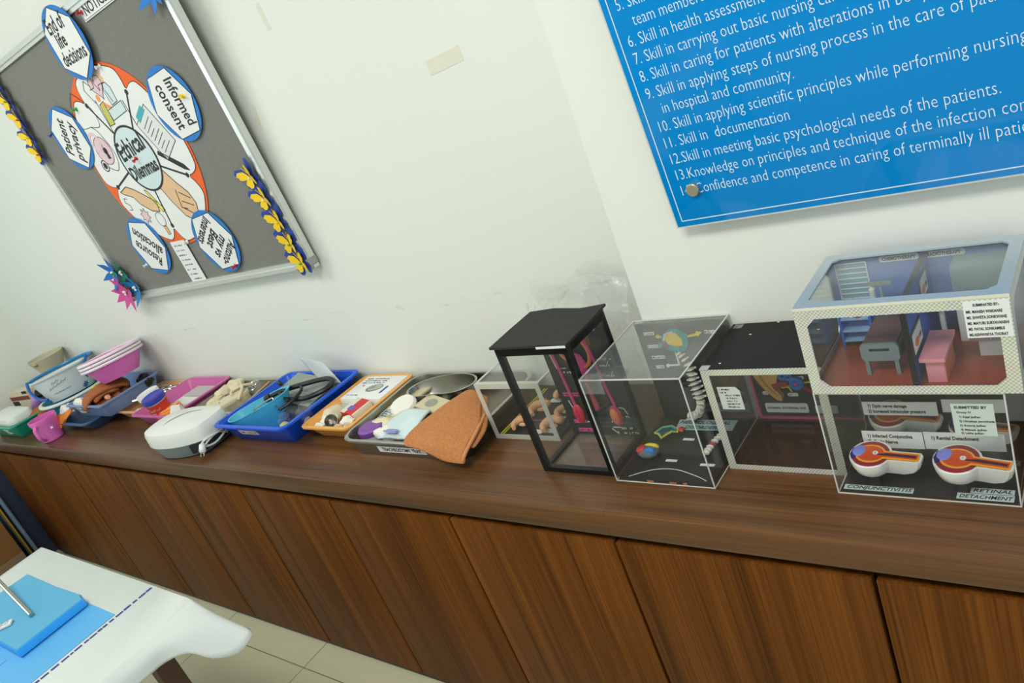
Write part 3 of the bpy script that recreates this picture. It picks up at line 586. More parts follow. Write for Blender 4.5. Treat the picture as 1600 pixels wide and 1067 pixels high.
YC_ = PC('yellow', (226, 200, 40))
obj('yellow_arrow', B().poly([(rx(-.766), .206), (rx(-.745), .21), (rx(-.745), .214), (rx(-.733), .211), (rx(-.744), .203), (rx(-.745), .206), (rx(-.766), .202)], yb-.004, yb), YC_, t)
obj('yellow_arrow', B().poly([(rx(-.826), .206), (rx(-.836), .212), (rx(-.836), .21), (rx(-.841), .208), (rx(-.834), .203)], yb-.004, yb), YC_, t)
obj('teal_arrow', B().poly([(rx(-.828), .188), (rx(-.836), .192), (rx(-.842), .185), (rx(-.836), .18)], yb-.004, yb), PC('teal', (40, 160, 150)), t)
obj('pointer_line', B().line([(rx(-.806), .174), (rx(-.806), .137), (rx(-.832), .136)], .0028, yb-.002, yb).poly(circle(.004, 12, (rx(-.833), .136)), yb-.003, yb), WHITE, t)
for a, c, z in ((-.868, -.842, .211), (-.868, -.842, .18), (-.866, -.834, .153), (-.864, -.844, .129), (-.727, -.72, .208), (-.718, -.704, .207)):
    o = card('label_strip', t, rx(a), rx(c), z, z+.0075, yb-.0002); b = B(); scribble(b, rx(a)+.001, rx(c)-.002, z+.0018, .004, yb-.0012); obj('small_print', b, INK, o)
SPW = PC('bone_white', (226, 224, 214)); SPR = PC('disc_red', (170, 30, 44))
SPINE = [(-.795, 1.272, .168), (-.784, 1.268, .155), (-.774, 1.262, .135), (-.774, 1.258, .114), (-.768, 1.252, .095), (-.765, 1.248, .076), (-.767, 1.246, .055), (-.780, 1.246, .035), (-.800, 1.250, .026)]
sp = smooth_path(SPINE, 2)
for i, p in enumerate(sp):
    tg = (sp[min(i+1, len(sp)-1)]-sp[max(i-1, 0)]).normalized(); M = Matrix.Translation((p.x-x0, p.y-y0, p.z)) @ tg.to_track_quat('Z', 'Y').to_matrix().to_4x4()
    k = .55+.45*min(i/7, 1)
    b = B(); b.lathe([(.008*k, -.0025), (.0095*k, -.002), (.0075*k, 0), (.0095*k, .002), (.008*k, .0025)], 12); b.box(.006*k, .015*k, -.002, .002, -.0018, .0018); b.box(-.013*k, .0, -.0015, .0015, -.0012, .0012); b.xf(M); obj('vertebra', b, SPW, t)
    if i % 2: obj('nerve_root', B().tube([(0, 0, .003), (.012*k, .002, .004)], .0012, 6).xf(M), SPR, t)
for i, (a, c) in enumerate(((-.716, 1.2), (-.718, 1.19), (-.72, 1.18), (-.7215, 1.17), (-.7225, 1.16), (-.723, 1.15), (-.7235, 1.141))):
    b = B(); b.blob((rx(a), c-y0, .014), (.009, .0034, .006), .12, sub=2); obj('sacral_vertebra', b, SPR if i == 3 else SPW, t)
obj('name_plate', B().flat([(p[0]-x0, p[1]-y0) for p in ((-.836, 1.26), (-.704, 1.262), (-.702, 1.225), (-.83, 1.222))], .0085, .0095), mat('pale_blue_card', (168, 190, 196), 0.5), t)
flat_text(t, 'NEUROLOGICAL', rx(-.830), 1.245-y0, .0098, .0155, mat('dark_teal_ink', (20, 60, 70), 0.5), sx=.98, shear=.15, bold=.0003); flat_text(t, 'DISORDERS', rx(-.812), 1.227-y0, .0098, .0155, mat('dark_teal_ink', (20, 60, 70), 0.5), sx=1.0, shear=.15, bold=.0003)
def brain_small(ex, ey, cols):
    b = B(); b.blob((0, 0, .008), (.024, .019, .012), .08); o = obj('brain_model', b, cols[0], t, (ex, ey, .009))
    for nm, m, c, r in (('red_stripe', cols[1], (-.012, -.002, .014), (.012, .012, .009)), ('yellow_stripe', cols[2], (.004, .011, .013), (.018, .007, .009)), ('blue_stripe', cols[3], (.008, -.006, .014), (.013, .008, .009))): obj(nm, B().blob(c, r, .15), m, o)
brain_small(rx(-.848), 1.13-y0, [PC('grey', (90, 100, 110)), PC('red', (190, 40, 50)), PC('yellow', (226, 200, 40)), PC('blue', (30, 120, 200))])
P = [(-.026, -.008), (-.016, .014), (.002, .02), (.022, .008), (.026, .0), (.012, .0), (.004, -.012), (-.002, -.026), (-.014, -.012)]
o = obj('brain_section', B().flat(P, .0085, .016), PC('dark_slate', (52, 62, 62)), t, (rx(-.84), 1.205-y0, 0))
for nm, c, k, z in (('yellow_outline', (226, 206, 50), 1.0, .0165), ('teal_outline', (30, 150, 150), .86, .0172)):
    obj(nm, B().tube([(a*k, c_*k, z) for a, c_ in P], .0022, 6, True), PC(nm, c), o)
obj('red_tip', B().blob((.028, .012, .014), (.008, .008, .005), .2, sub=2), PC('red', (190, 40, 50)), o)
for a, c, y_ in ((-.797, -.772, 1.186), (-.803, -.778, 1.112), (-.724, -.694, 1.105)): flat_card('label_strip', t, rx(a), rx(c), y_-y0, y_-y0+.007, .0085)
obj('orange_chips', B().box(.07, .085, .001, .0035, .002, .0045).box(.12, .135, .001, .0035, .002, .004).box(.15, .158, .001, .003, .002, .005), mat('chipped_orange', (190, 110, 50), .6), t)
P = smooth_path([(.03, .003, .011), (.09, .005, .03), (.14, .006, .034), (.18, .006, .022), (.2, .005, .012)], 6); obj('wire_arch', B().tube(P, .0008, 6), EDGE, t)
obj('corner_tape', B().box(-.002, .05, -.0022, -.001, h_-.03, h_+.002).box(-.002, .05, -.002, .02, h_+.0017, h_+.0024), PBAG, t)

# --- ear case with black lid
x0, y0 = -0.664, 1.115; t = thing('ear_case', 'black-topped case with silver-taped front and a NORMAL EXTERNAL EAR label', 'display case', (x0, y0, T))
w_, d_, h_ = .213, .17, .221
obj('lid', B().box(-.001, w_+.001, .0, d_+.001, h_-.004, h_), mat('black_glossy_card', (22, 24, 24), 0.55, var=.08, spec=.25), t)
b = B()
for a, c in ((.012, .006), (.03, .02), (.05, .125), (.175, .13), (.09, .168)): b.blob((a, c, h_), (.003, .0018, .0006), .3, sub=1)
obj('paint_chips', b, CARD, t); obj('tape_scrap', B().box(.004, .022, d_-.018, d_-.002, h_+.0001, h_+.0006), PBAG, t); obj('corner_tape', B().box(-.002, .015, -.003, .012, h_, h_+.0012), SILV2, t)
shell(t, w_, d_, h_-.004, 'flr'); obj('floor_sheet', B().box(.003, w_-.003, .003, d_-.003, .002, .006), mat('brown_gloss_sheet', (60, 40, 30), 0.12), t)
obj('back_board', B().box(.002, w_-.002, d_-.006, d_-.002, .006, h_-.005), BLACK, t)
q = .013; b = B(); b.ring([(-.002, 0), (w_+.002, 0), (w_+.002, h_-.001), (-.002, h_-.001)], [(q, q*.8), (w_-q, q*.8), (w_-q, h_-.013), (q, h_-.013)], -.0015, -.0002); obj('front_tape', b, SILV, t)
yb = d_-.0062; rx = lambda x: x-x0
obj('pink_trim', B().box(.003, .008, yb-.003, yb, .006, h_-.006).box(.008, w_-.003, yb-.003, yb, .006, .011), MAG, t)
EARC = mat('ear_tan_clay', (214, 164, 92), 0.5, var=.15, scale=70)
b = B(); P = smooth_path([(.02, 0, .2), (.016, 0, .13), (.024, 0, .098), (.038, 0, .074), (.052, 0, .058), (.062, 0, .054), (.064, 0, .064), (.058, 0, .078), (.062, 0, .1), (.07, 0, .13), (.07, 0, .2)], 4)
b.poly([(p.x, p.z) for p in P], yb-.012, yb); o = obj('outer_ear', b, EARC, t); obj('ear_fold', B().tube(smooth_path([(.028, yb-.013, .19), (.028, yb-.014, .12), (.04, yb-.014, .085), (.055, yb-.013, .066)], 6), .004), EARC, o)
obj('ear_canal', B().poly([(.05, .092), (.072, .1), (.084, .098), (.084, .09), (.07, .088), (.056, .078)], yb-.014, yb-.002), mat('canal_red_clay', (146, 34, 44), 0.45), t)
BLC = mat('cochlea_blue_clay', (24, 110, 200), 0.4)
for cx, cz, r in ((.074, .108, .009), (.086, .106, .008), (.078, .099, .006), (.098, .092, .014)):
    b = B(); b.tube([(cx+r*.68*math.cos(a), yb-.008, cz+r*.68*math.sin(a)) for a in [2*PI*i/18 for i in range(18)]], r*.4, 8, True); obj('blue_canal_loop', b, BLC, t)
obj('red_centre', B().blob((.098, yb-.01, .092), (.005, .004, .004), .2, sub=2), MAG, t)
obj('nerve_strip', B().poly([(.104, .08), (.11, .084), (.15, .056), (.15, .048)], yb-.006, yb), mat('nerve_red_clay', (150, 30, 40), 0.5), t)
obj('yellow_nerve', B().tube([(.066, yb-.006, .082), (.08, yb-.006, .084), (.09, yb-.006, .09)], .0022).tube([(.08, yb-.006, .084), (.084, yb-.005, .072)], .0018).tube([(.108, yb-.006, .092), (.13, yb-.005, .094)], .0018).tube([(.04, yb-.004, .067), (.034, yb-.004, .07)], .0014), YC_, t)
def rlabel(t, x0_, x1_, z0_, z1_, y, m=CARD, r=.003): return obj('label_card', B().poly([(p[0], p[1]) for p in rrect(x1_-x0_, z1_-z0_, r, 4, ((x0_+x1_)/2, (z0_+z1_)/2))], y-.0008, y), m, t)
for a, c, z in ((.022, .034, .062), (.072, .093, .058), (.092, .112, .096)):
    o = rlabel(t, a, c, z, z+.008, yb-.0005); b = B(); scribble(b, a+.002, c-.003, z+.002, .0035, yb-.0015); obj('small_print', b, INK, o)
o = rlabel(t, .02, .106, .02, .042, yb-.0005, m=WHITE, r=.004); lettering([('NORMAL EXTERNAL EAR', .063, .0285, .0072, dict(align='CENTER', sx=.95, bold=.0001))], INK, o, y=yb-.0016)
obj('blank_card', B().poly([(p[0], p[1]) for p in rrect(.042, .018, .003, 4, (.14, .028))], yb-.0012, yb-.0004), CARD, t)
# name card stuck inside the front sheet
nc = obj('name_card', B().poly([(.0185, .181), (.054, .181), (.061, .173), (.061, .133), (.0185, .133)], .003, .0036), CARD, t); b = B()
for i, (a, c) in enumerate(((.022, .042), (.022, .034), (.031, .058), (.031, .053), (.031, .051), (.031, .055), (.031, .05))): scribble(b, a, c, .174-.0062*i, .0034, .0028)
obj('small_print', b, INK, nc)

# --- eye disease case
x0, y0 = -0.452, 1.067; t = thing('eye_case', 'clear acrylic case of eye cross-section models under the silver diorama box', 'display case', (x0, y0, T))
w_, d_, h_ = .262, .195, .199
shell(t, w_, d_, h_); obj('glued_edges', bars(w_, d_, h_, .0022), EDGE, t)
obj('base_board', B().box(.004, w_-.004, .004, d_-.004, .002, .006), mat('dark_grey_card', (40, 39, 38), 0.35, var=.1), t)
obj('back_board', B().box(.004, w_-.004, d_-.009, d_-.005, .006, .175), mat('dim_back_card', (58, 44, 46), 0.5), t)
rx = lambda x: x-x0
EW = mat('eye_white_clay', (232, 232, 226), 0.45, var=.03); CHO = mat('choroid_maroon', (142, 28, 52), 0.4, var=.12); VIT = mat('vitreous_orange', (216, 78, 26), 0.4, var=.2, scale=120); LEN = mat('lens_periwinkle', (128, 138, 226), 0.4, var=.06); YLW = mat('nerve_amber', (240, 172, 30), 0.4); DRK = mat('nerve_dark_violet', (58, 30, 62), 0.4); NVB = mat('iris_navy', (34, 36, 120), 0.4)
def eye_model(name, ex, ey, ez, s=1.0, rot=0.0, tilt=.12, num='2', stem=.075):
    M = Matrix.Translation((ex, ey, ez)) @ Matrix.Rotation(tilt, 4, 'X') @ Matrix.Rotation(rot, 4, 'Z')
    S = lambda pts: [(a*s, c*s) for a, c in pts]
    def outline(r, hw, L, n=26):
        a0 = math.asin(min(hw/r, 1)); return [(r*math.cos(a0+(2*PI-2*a0)*i/n), r*math.sin(a0+(2*PI-2*a0)*i/n)) for i in range(n+1)]+[(r+.008, -hw*.95), (L-.004, -hw*.95), (L, -hw*.6), (L, hw*.6), (L-.004, hw*.95), (r+.008, hw*.95)]
    o1 = S(outline(.033, .0125, stem)); 
    b = B(); b.loft([[(a*k+(.0 if a < .034*s else 0), c*k, z*s) for a, c in o1] for k, z in ((.66, -.031), (.86, -.024), (.96, -.014), (1.0, -.005), (1.0, 0))]); b.xf(M); root = obj(name, b, EW, t)
    def lay(nm, pts, z0, z1, m): obj(nm, B().flat(S(pts), z0*s, z1*s).xf(M), m, root)
    lay('choroid_layer', outline(.0295, .009, stem-.004), 0, .001, CHO)
    lay('amber_layer', [(.024*math.cos(a), .021*math.sin(a)) for a in [math.radians(25+310*i/24) for i in range(25)]]+[(.035, -.0085), (stem-.004, -.0085), (stem-.004, .0085), (.035, .0085)], .001, .0016, YLW)
    lay('vitreous_layer', [(.021*math.cos(a), .0175*math.sin(a)) for a in [math.radians(18+324*i/24) for i in range(25)]]+[(stem-.006, -.0055), (stem-.006, .0055)], .0016, .0022, VIT)
    lay('dark_nerve', [(.008, -.0015), (.026, .003), (stem-.008, .002), (stem-.008, -.003), (.026, -.0045)], .0022, .0027, DRK); lay('red_nerve', [(.016, -.006), (stem-.01, -.0052), (stem-.01, -.0032), (.018, -.003)], .0024, .0028, VIT)
    lay('iris_layer', [(-.031, -.006), (-.026, -.016), (-.02, -.013), (-.022, .0), (-.026, .012), (-.03, .008)], .001, .0024, NVB)
    b = B(); b.blob((-.0185*s, .004*s, .0015*s), (.0105*s, .0135*s, .0028*s), .05); b.xf(M); obj('lens', b, LEN, root)
    b = B(); b.lathe([(.0042*s, .0026*s), (.0042*s, .0036*s)], 18, (.008*s, .001*s, 0)); b.xf(M); tg_ = obj('number_tag', b, WHITE, root)
    b = B(); text_bm(b, num, .008*s, -.0012*s, .0055*s, align='CENTER'); b.xf(M @ Matrix.Translation((0, 0, .0039*s)) @ FLATM); obj('tag_number', b, INK, tg_)
    obj('black_mount', B().lathe([(.011*s, .0), (.009*s, ez-.027*s-.006 if ez-.027*s > .012 else .006)], 20, (ex, ey, .006)), BLACKT, root)
eye_model('conjunctivitis_eye', rx(-.396), 1.094-y0, .064, 1.0, D(-4), .12, '2', .078); eye_model('detached_retina_eye', rx(-.270), 1.094-y0, .062, 1.04, D(-9), .12, '1', .074)
eye_model('glaucoma_eye', rx(-.381), 1.180-y0, .086, 1.02, D(-8), .2, '2', .08); eye_model('cataract_eye', rx(-.262), 1.176-y0, .07, .95, D(-8), .15, '1', .07)
def plac(name, xa, xb, za, zb, y_, lines, size, sx=.95, **k):
    o = obj(name, B().box(rx(xa), rx(xb), y_-y0, y_-y0+.001, za, zb), CARD, t); obj('card_foot', B().box(rx(xa)+.01, rx(xb)-.01, y_-y0+.001, y_-y0+.003, .006, za+.002), ACR, o)
    lettering([(s, rx(xa)+dx, zb-dz, size, dict(sx=sx)) for s, dx, dz, _ in lines], INK, o, y=y_-y0-.0003, bold=.00025, **k); return o
plac('caption_card', -.416, -.323, .050, .083, 1.132, [('1) Infected Conjunctiva', .008, .012, .0095), ('2) Optic Nerve', .008, .0235, .0095)], .0092, .8)
plac('caption_card', -.322, -.210, .050, .083, 1.1335, [('1) Rential Detachment', .01, .0135, .0095)], .0092, .8)
plac('caption_card', -.413, -.300, .100, .126, 1.155, [('1) Optic nerve damage', .008, .0105, .009), ('2) Increased intraocular pressure', .008, .021, .009)], .0088, .74)
plac('caption_card', -.294, -.205, .104, .128, 1.16, [], .0088, .8)
sc_ = obj('name_card', B().box(rx(-.26), rx(-.206), .0032, .0038, .1235, .179), mat('pale_green_card', (214, 226, 220), 0.6), t)
lettering([('SUBMITTED BY', rx(-.256), .171, .0062, dict(bold=.0002)), ('Group IV', rx(-.254), .163, .005, {}), ('1) Kajal jadhav', rx(-.252), .155, .0048, {}), ('2) Himalaya panchhade', rx(-.252), .1475, .0048, {}), ('3) Ruturaj jadhav', rx(-.252), .140, .0048, {}), ('4) Mahesh jadhav', rx(-.252), .1325, .0048, {}), ('5) Latha jadhav', rx(-.252), .1265, .0048, {})], INK, sc_, y=.003, bold=.0001)
def strip(s, xa, xb, ya, yb_, ang=0, size=.0098, fit=.1):
    o = obj('title_strip', B().flat([(rx(xa), ya-y0), (rx(xb), ya-y0), (rx(xb), yb_-y0), (rx(xa), yb_-y0)], .0062, .007), mat('aqua_card', (196, 214, 214), 0.6), t); flat_text(o, s, rx((xa+xb)/2), ya-y0+.0022, .0073, size, align='CENTER', fit=fit, bold=.0001, shear=.2)
strip('CONJUNCTIVITIS', -.444, -.337, 1.068+.003, 1.083, size=.0118, fit=.1); strip('RETINAL', -.258, -.200, 1.0835, 1.096, size=.0118, fit=.052); strip('DETACHMENT', -.275, -.199, 1.068, 1.0815, size=.0118, fit=.071); strip('CATARACT', -.25, -.2, 1.158, 1.17, size=.01, fit=.045)
yb = d_-.0095
obj('magenta_back_strip', B().box(rx(-.43), rx(-.345), yb-.001, yb, .105, .165).box(rx(-.255), rx(-.2), yb-.001, yb, .105, .165), mat('dull_magenta_card', (140, 40, 84), 0.5), t)
obj('green_back_strip', B().box(rx(-.345), rx(-.255), yb-.001, yb, .105, .165), mat('dark_green_card', (40, 62, 48), 0.5), t)
obj('orange_eye_painting', B().poly([(rx(-.33), .138), (rx(-.315), .147), (rx(-.28), .147), (rx(-.272), .138), (rx(-.268), .13), (rx(-.3), .127)], yb-.003, yb-.001), mat('orange_paint', (224, 140, 30), 0.5), t)
obj('aqua_eye_painting', B().poly([(rx(-.343), .138), (rx(-.33), .142), (rx(-.326), .138), (rx(-.33), .134)], yb-.004, yb-.001), mat('aqua_paint', (120, 200, 200), 0.5), t)

# --- silver diorama box: chemotherapy and radiotherapy rooms
x0, y0, z0 = -0.450, 1.066, T+.2015; t = thing('diorama_box', 'silver-framed diorama box of chemotherapy and radiotherapy rooms on top of the eye case', 'diorama', (x0, y0, z0))
w_, d_, h_ = .283, .19, .150; rx = lambda x: x-x0; ry = lambda y: y-y0; rz = lambda hgt: hgt-.2015
def oct_(x0_, x1_, z0_, z1_, c): return [(x0_+c, z0_), (x1_-c, z0_), (x1_, z0_+c), (x1_, z1_-c), (x1_-c, z1_), (x0_+c, z1_), (x0_, z1_-c), (x0_, z0_+c)]
def octo(x0_, x1_, z0_, z1_): e = 1e-5; return [(x0_+e, z0_), (x1_-e, z0_), (x1_, z0_+e), (x1_, z1_-e), (x1_-e, z1_), (x0_+e, z1_), (x0_, z1_-e), (x0_, z0_+e)]
q = .016
obj('front_frame', B().ring(octo(-.001, w_+.001, 0, h_), oct_(q, w_-q, q*.75, h_-q, .013), -.003, 0), SILV, t)
obj('top_frame', B().ring(octo(-.001, w_+.001, -d_, 0), oct_(q, w_-q, -d_+q, -q, .011), h_, h_+.003).xf(Matrix(((1, 0, 0, 0), (0, 0, -1, 0), (0, 1, 0, 0), (0, 0, 0, 1)))), mat('sky_tinted_silver_foil', (186, 200, 206), 0.3, 0.35, .04), t)  # bluish tint of reflected sky put into the silver foil colour
obj('edge_lip', B().box(-.001, w_+.001, -.0035, -.001, h_-.001, h_+.003), mat('pale_gold_edge', (224, 220, 200), 0.4), t)
for nm, x in (('side_frame', 0), ('side_frame', w_)): obj(nm, B().ring(octo(0, d_, 0, h_), oct_(q, d_-q, q, h_-q, .012), -.0012, .0012).xf(Matrix.Translation((x, 0, 0)) @ Matrix.Rotation(PI/2, 4, 'Z')), SILV2, t)
shell(t, w_, d_, h_, 'flr'); obj('top_sheet', B().box(.003, w_-.003, .003, d_-.003, h_-.004, h_-.001), ACRTOP, t)
obj('floor_board', B().box(.002, w_-.002, .003, d_-.002, 0, .006), mat('brick_red_board', (146, 62, 42), 0.25, var=.15, scale=14), t)
BW = mat('room_blue_card', (92, 128, 196), 0.55, var=.05); obj('back_wall', B().box(.002, w_-.002, d_-.005, d_-.002, .006, h_-.004), BW, t)
px_ = rx(-.301); pt = obj('partition', B().box(px_, px_+.004, .004, d_-.006, .006, h_-.005), mat('deep_blue_card', (40, 84, 186), 0.5, var=.06), t)
obj('black_edging', B().box(px_-.002, px_+.006, .002, .005, .006, h_-.005).box(px_-.002, px_+.006, .005, d_-.006, h_-.0052, h_-.0042).box(px_-.0012, px_, .005, d_-.006, .006, .012), BLACKT, pt)
o = obj('blind', B().box(rx(-.438), rx(-.39), d_-.0065, d_-.005, rz(.275), rz(.34)), mat('teal_pane', (112, 164, 178), 0.4), t); b = B()
for i in range(8): z = rz(.275)+.0093*i; b.box(rx(-.439), rx(-.389), d_-.008, d_-.0065, z-.0008, z+.0008)
for x in (-.439, -.390): b.box(rx(x), rx(x)+.002, d_-.008, d_-.0065, rz(.275), rz(.34))
obj('blind_slats', b, WHITE, o)
for s, a, c in (('CHEMOTHERAPY', -.368, -.309), ('RADIOTHERAPY', -.303, -.244)):
    o = rlabel(t, rx(a), rx(c), rz(.335), rz(.346), d_-.0052, r=.004); lettering([(s, rx((a+c)/2), rz(.3376), .0082, dict(align='CENTER', sx=.78, bold=.0003))], mat('grey_ink', (40, 46, 50), .6), o, y=d_-.0062)
# bed
bed = obj('miniature_bed', B().box(rx(-.378), rx(-.327), ry(1.115), ry(1.205), rz(.248), rz(.262), .003), mat('brown_sheet', (108, 74, 72), 0.6), t)
GR = mat('grey_bed_board', (120, 134, 140), 0.5)
obj('footboard', B().poly([(p[0], p[1]) for p in rrect(.056, .03, .007, 4, (rx(-.3525), rz(.2475)))], ry(1.108), ry(1.113)), GR, bed); obj('board_slot', B().box(rx(-.367), rx(-.338), ry(1.1072), ry(1.108), rz(.2505), rz(.2545), .0002), BLACKT, bed)
obj('mattress_side', B().box(rx(-.326), rx(-.322), ry(1.113), ry(1.2), rz(.24), rz(.26)), BLACKT, bed)
for x in (-.374, -.331):
    for y in (1.112, 1.196): obj('leg', B().box(rx(x)-.003, rx(x)+.003, ry(y)-.003, ry(y)+.003, .006, rz(.248)), GR, bed)
# shelf
BS = mat('toy_blue_plastic', (46, 104, 214), 0.4); LB = mat('pale_blue_shelf', (150, 186, 226), 0.4)
sh = obj('miniature_shelf', B().box(rx(-.436), rx(-.432), ry(1.2), ry(1.232), .006, rz(.262)).box(rx(-.388), rx(-.384), ry(1.2), ry(1.232), .006, rz(.262)).box(rx(-.384), rx(-.374), ry(1.215), ry(1.232), .02, rz(.262)), BS, t)
for z in (.218, .236, .258): obj('shelf_board', B().box(rx(-.432), rx(-.388), ry(1.2), ry(1.231), rz(z), rz(z)+.003), LB, sh)
for i, (a, c, col) in enumerate(((-.421, 1.215, (206, 30, 40)), (-.41, 1.21, (150, 20, 40)), (-.402, 1.218, (226, 228, 226)), (-.418, 1.224, (236, 200, 40)), (-.414, 1.206, (240, 240, 240)), (-.405, 1.205, (196, 30, 46)), (-.408, 1.226, (30, 40, 70)))):
    obj('pill', B().lathe([(.0025, 0), (.0042, .001), (.0042, .0026), (.002, .0036)], 14, (rx(a), ry(c), rz(.2612))), mat('pill%d' % i, col, 0.3), sh)
# drip stand
iv = obj('miniature_drip_stand', B().tube([(rx(-.361), ry(1.215), .006), (rx(-.364), ry(1.215), rz(.314))], .0022), mat('pale_green_plastic', (160, 184, 176), 0.4), t)
obj('drip_crossbar', B().box(rx(-.381), rx(-.345), ry(1.21), ry(1.216), rz(.313), rz(.318)), mat('khaki_card', (146, 156, 136), .5), iv); obj('drip_bottle', B().lathe([(.002, 0), (.005, .002), (.005, .016), (.002, .019)], 14, (rx(-.375), ry(1.208), rz(.293))), WPLAS, iv)
# posters and desk
def poster_on_partition(z_0, z_1, y_0, y_1):
    o = obj('partition_poster', B().box(px_+.004, px_+.0052, ry(y_0), ry(y_1), rz(z_0), rz(z_1)), BLACKT, t); obj('poster_sheet', B().box(px_+.0052, px_+.0058, ry(y_0)+.004, ry(y_1)-.004, rz(z_0)+.004, rz(z_1)-.004), CARD, o)
    obj('orange_figure', B().lathe([(.008, 0), (.008, .0006)], 16, sx=.8, sy=1.3).xf(Matrix.Translation((px_+.0059, ry((y_0+y_1)/2)-.008, rz((z_0+z_1)/2)-.003)) @ Matrix.Rotation(PI/2, 4, 'Y')), mat('orange_figure', (226, 110, 40), .5), o)
    b = B(); scribble(b, ry((y_0+y_1)/2)+.006, ry(y_1)-.008, rz((z_0+z_1)/2)-.006, .008, 0); b.xf(Matrix.Translation((px_+.0062, 0, 0)) @ Matrix.Rotation(PI/2, 4, 'Z')); obj('poster_figures', b, INK, o)
poster_on_partition(.252, .292, 1.078, 1.14); poster_on_partition(.296, .334, 1.17, 1.22)
DPK = mat('desk_pink_card', (222, 142, 156), 0.4); dk = obj('miniature_desk', B().box(rx(-.292), rx(-.258), ry(1.078), ry(1.165), rz(.245), rz(.251)), DPK, t)
obj('desk_body', B().box(rx(-.286), rx(-.262), ry(1.085), ry(1.15), .006, rz(.245)), DPK, dk); obj('desk_side', B().box(rx(-.262), rx(-.2605), ry(1.085), ry(1.15), .006, rz(.245)), mat('desk_coral_card', (206, 110, 92), 0.5), dk)
# radiotherapy machine and couch
MG = mat('machine_grey', (128, 150, 150), 0.5); mc = obj('miniature_machine', B().box(rx(-.26), rx(-.178), ry(1.2), ry(1.245), rz(.296), rz(.338), .003), MG, t)
obj('machine_neck', B().box(rx(-.252), rx(-.236), ry(1.21), ry(1.235), rz(.268), rz(.296), .003), mat('machine_dark', (74, 82, 86), .5), mc); obj('machine_base', B().box(rx(-.26), rx(-.226), ry(1.205), ry(1.24), .006, rz(.268)), WPLAS, mc)
cc = obj('miniature_couch', B().box(rx(-.238), rx(-.185), ry(1.15), ry(1.19), rz(.236), rz(.244), .002), mat('pink_grey_sheet', (176, 160, 166), .5), t); obj('couch_body', B().box(rx(-.228), rx(-.195), ry(1.158), ry(1.182), .006, rz(.236)), CARD, cc)
wb = obj('miniature_table', B().box(rx(-.296), rx(-.262), ry(1.185), ry(1.215), rz(.274), rz(.279)), WPLAS, t); obj('table_leg', B().box(rx(-.282), rx(-.276), ry(1.195), ry(1.203), .006, rz(.274)), WPLAS, wb); obj('table_items', B().blob((rx(-.27), ry(1.19), rz(.282)), (.005, .003, .003), .3, sub=2), BLACKT, wb)
# white name card at the right of the front frame
nc = obj('name_card', B().box(rx(-.221), w_+.0, -.0042, -.0034, rz(.292), rz(.356-.008)), WHITE, t)
lettering([('SUBMINATED BY:-', rx(-.194), rz(.340), .0058, dict(align='CENTER'))]+[(s, rx(-.2185), rz(.330-.0088*i), .0060, {}) for i, s in enumerate(('MR. MANISH WAKHARE', 'MS. SHWETA SONKWANE', 'MS. MAYURI SURYAVANSHI', 'MS. PAYAL SONKAMBLE', 'MS.AISHWARYA THORAT'))], INK, nc, y=-.0044, sx=.66, bold=.00015)

# --- sliver of another case at the right edge
x0, y0 = -0.135, 1.10; t = thing('acrylic_case', 'acrylic case with yellow and purple pieces cut off by the right edge', 'display case', (x0, y0, T)); w_, d_, h_ = .26, .18, .215
shell(t, w_, d_, h_); obj('glued_edges', bars(w_, d_, h_, .0022), EDGE, t); obj('base_board', B().box(.004, w_-.004, .004, d_-.004, 0, .006), TAN, t)
obj('back_board', B().box(.004, w_-.004, d_-.008, d_-.004, .006, .2), mat('pale_blue_board', (180, 196, 214), .5), t); obj('purple_strip', B().box(.005, w_-.005, d_-.02, d_-.0085, .15, .18), mat('plum_card', (126, 60, 122), .5), t)
obj('yellow_strip', B().box(.006, .03, .06, .066, .006, .15), YEL, t); obj('drawn_card', B().box(.005, .12, .1, .101, .04, .13), CARD, t); b = B(); b.line([(p.x, p.y) for p in smooth_path([(.01, .1, 0), (.04, .08, 0), (.08, .09, 0), (.11, .06, 0)], 6)], .0015, .0992, .1); b.line([(p.x, p.y) for p in smooth_path([(.01, .08, 0), (.04, .06, 0), (.08, .07, 0), (.11, .05, 0)], 6)], .0015, .0992, .1); obj('pencil_lines', b, INK, t)
obj('pink_card', B().box(.005, .09, .03, .0308, .006, .05), mat('peach_card', (226, 190, 160), .6), t)

# --- crumpled plastic bag behind the black case
t = thing('plastic_bag', 'crumpled clear plastic bag stuffed behind the black framed case', 'bag', (-1.06, 1.33, T))
def film(rows, amp, seed):
    b = B(); patch(b, rows, 9, 9)
    for v in b.bm.verts: n = noise.noise_vector(v.co*17+V((seed, 0, 0)))*amp+noise.noise_vector(v.co*42+V((0, seed, 0)))*amp*.45; v.co += V((n.x*.6, n.y*.75, n.z*.6))
    return b
obj('bag_front', film([[(-.035, -.04, .0), (.03, -.05, .0), (.09, -.05, .0), (.16, -.01, .0)], [(-.045, -.05, .13), (.0, -.06, .13), (.06, -.05, .13), (.16, -.05, .12)], [(-.145, .0, .255), (-.05, -.03, .26), (.05, -.02, .25), (.155, -.02, .23)], [(-.155, .05, .32), (-.07, .03, .285), (.03, .025, .335), (.14, .03, .31)]], .016, 3.1), PBAG, t)
obj('bag_back', film([[(-.035, .05, .0), (.03, .05, .0), (.09, .05, .0), (.16, .05, .0)], [(-.045, .06, .13), (.0, .065, .13), (.06, .065, .13), (.16, .06, .12)], [(-.15, .062, .25), (-.05, .07, .26), (.05, .07, .26), (.155, .06, .24)], [(-.155, .066, .325), (-.07, .07, .3), (.03, .072, .35), (.14, .066, .31)]], .01, 7.7), PBAG, t)

